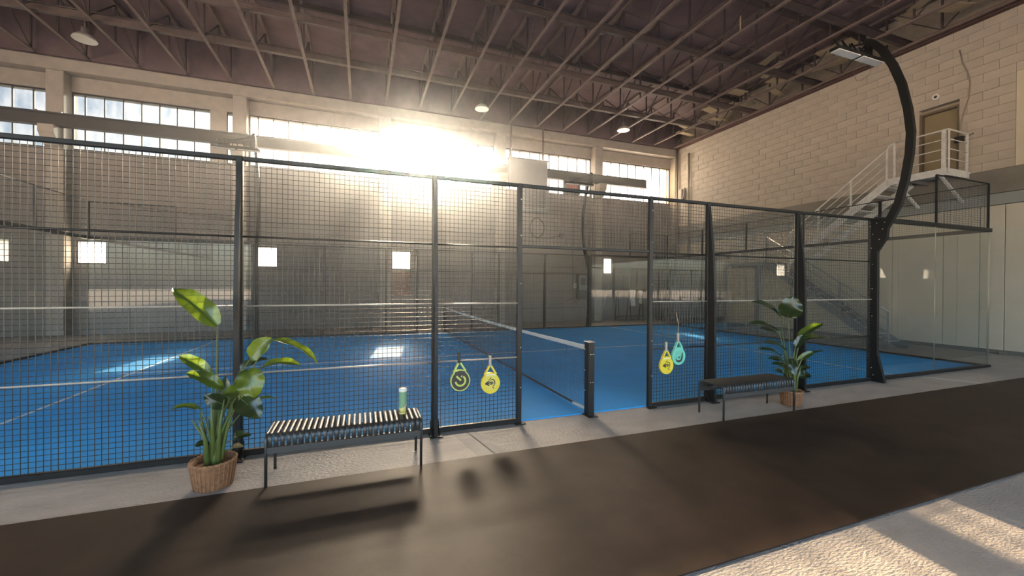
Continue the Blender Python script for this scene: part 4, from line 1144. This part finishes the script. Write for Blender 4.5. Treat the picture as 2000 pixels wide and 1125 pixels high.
# top platform
obj('platform_deck', MB().cbox(PX, 12.83, 1.42, 2.66, 4.86, 4.90, .004), 'galvanised', ST)
obj('platform_edge', MB().cbox(PX - .02, PX, 1.40, 2.68, 4.72, 4.91, .004), 'galvanised', ST)
obj('platform_edge', MB().cbox(PX, 12.83, 1.40, 1.42, 4.72, 4.91, .004), 'galvanised', ST)
obj('platform_edge', MB().cbox(PX, 12.83, 2.66, 2.68, 4.72, 4.86, .004), 'galvanised', ST)
for y in (1.7, 2.3): obj('deck_joist', MB().box(PX, 12.83, y - .03, y + .03, 4.74, 4.86), 'galv_dark', ST)
for y in (1.55, 2.5): obj('wall_strut', MB().bar((11.75, y, 4.72), (12.80, y, 4.1), .06, .06), 'galvanised', ST)
for (x, y, w) in ((PX, 1.46, .075), (PX, 1.36, .03), (PX, 2.53, .045), (12.62, 1.40, .045)):
    obj('rail_post', MB().bar((x, y, 4.75), (x, y, 5.92), w, w, (0, 1, 0)), 'galvanised', ST)
for h, r_ in ((5.92, .021), (5.67, .013), (5.41, .013), (5.15, .013)):
    obj('platform_rail', MB().tube([(PX, 2.53, h), (PX, 1.40, h)], r_, 7), 'galvanised', ST)
    obj('platform_rail', MB().tube([(PX, 1.38, h), (12.62, 1.40, h)], r_, 7), 'galvanised', ST)
obj('handrail', MB().tube([(PX, 2.53, 5.92), (PX, 2.66, 5.88), (PX, 2.71, 5.79)], .021, 7), 'galvanised', ST)
t = thing('junction_box', 'small black junction box on the wall by the platform rail', 'box', (12.8, 1.63, 5.85))
obj('box_body', MB().cbox(12.74, 12.85, 1.55, 1.72, 5.80, 5.95, .006), 'ink', t)
obj('conduit', MB().tube([(12.8, 1.55, 5.9), (12.8, 1.35, 5.95)], .02, 6), 'pipe', t)
# conifer seen through a low window
t = thing('young_tree', 'thin dark young tree outside a small low window', 'tree', (-6.45, 15.2, -.26))
obj('trunk', MB().tube([(-6.5, 15.2, -.26), (-6.46, 15.2, 1.6), (-6.4, 15.2, 3.35)], [.05, .035, .012], 6), 'pallet_wood', t)
lm = MB(); rnd = random.Random(2)
for k in range(170):
    z = rnd.uniform(1.4, 3.35); a = rnd.uniform(0, 6.28); r_ = rnd.uniform(.02, .05 + .16 * (3.4 - z)); 
    p = Vector((-6.43 + r_ * math.cos(a), 15.2 + r_ * math.sin(a), z)); q = p + Vector((rnd.uniform(-.06, .06), rnd.uniform(-.06, .06), rnd.uniform(-.02, .06)))
    lm.bar(p, q, .022, .006)
tag(obj('foliage', lm, 'leaf_dark', t), kind='stuff')


# ---- haze in the hall air, also standing in for lens glare
HZ = bpy.data.materials.new('haze'); HZ.use_nodes = True
t = HZ.node_tree; t.nodes.clear(); o_ = t.nodes.new('ShaderNodeOutputMaterial'); vs = t.nodes.new('ShaderNodeVolumeScatter')
vs.inputs['Density'].default_value = .0042
vs.inputs['Anisotropy'].default_value = .92
vs.inputs['Color'].default_value = (.86, .94, 1.0, 1)
t.links.new(vs.outputs[0], o_.inputs['Volume']); MATS['haze'] = HZ
tag(obj('haze', MB().box(XL + .01, XW - .2, YB + .01, YW - .45, .03, ZC - .1), 'haze'), 'thin haze in the hall air, also imitating lens glare near the sun', 'haze', None, 'stuff')
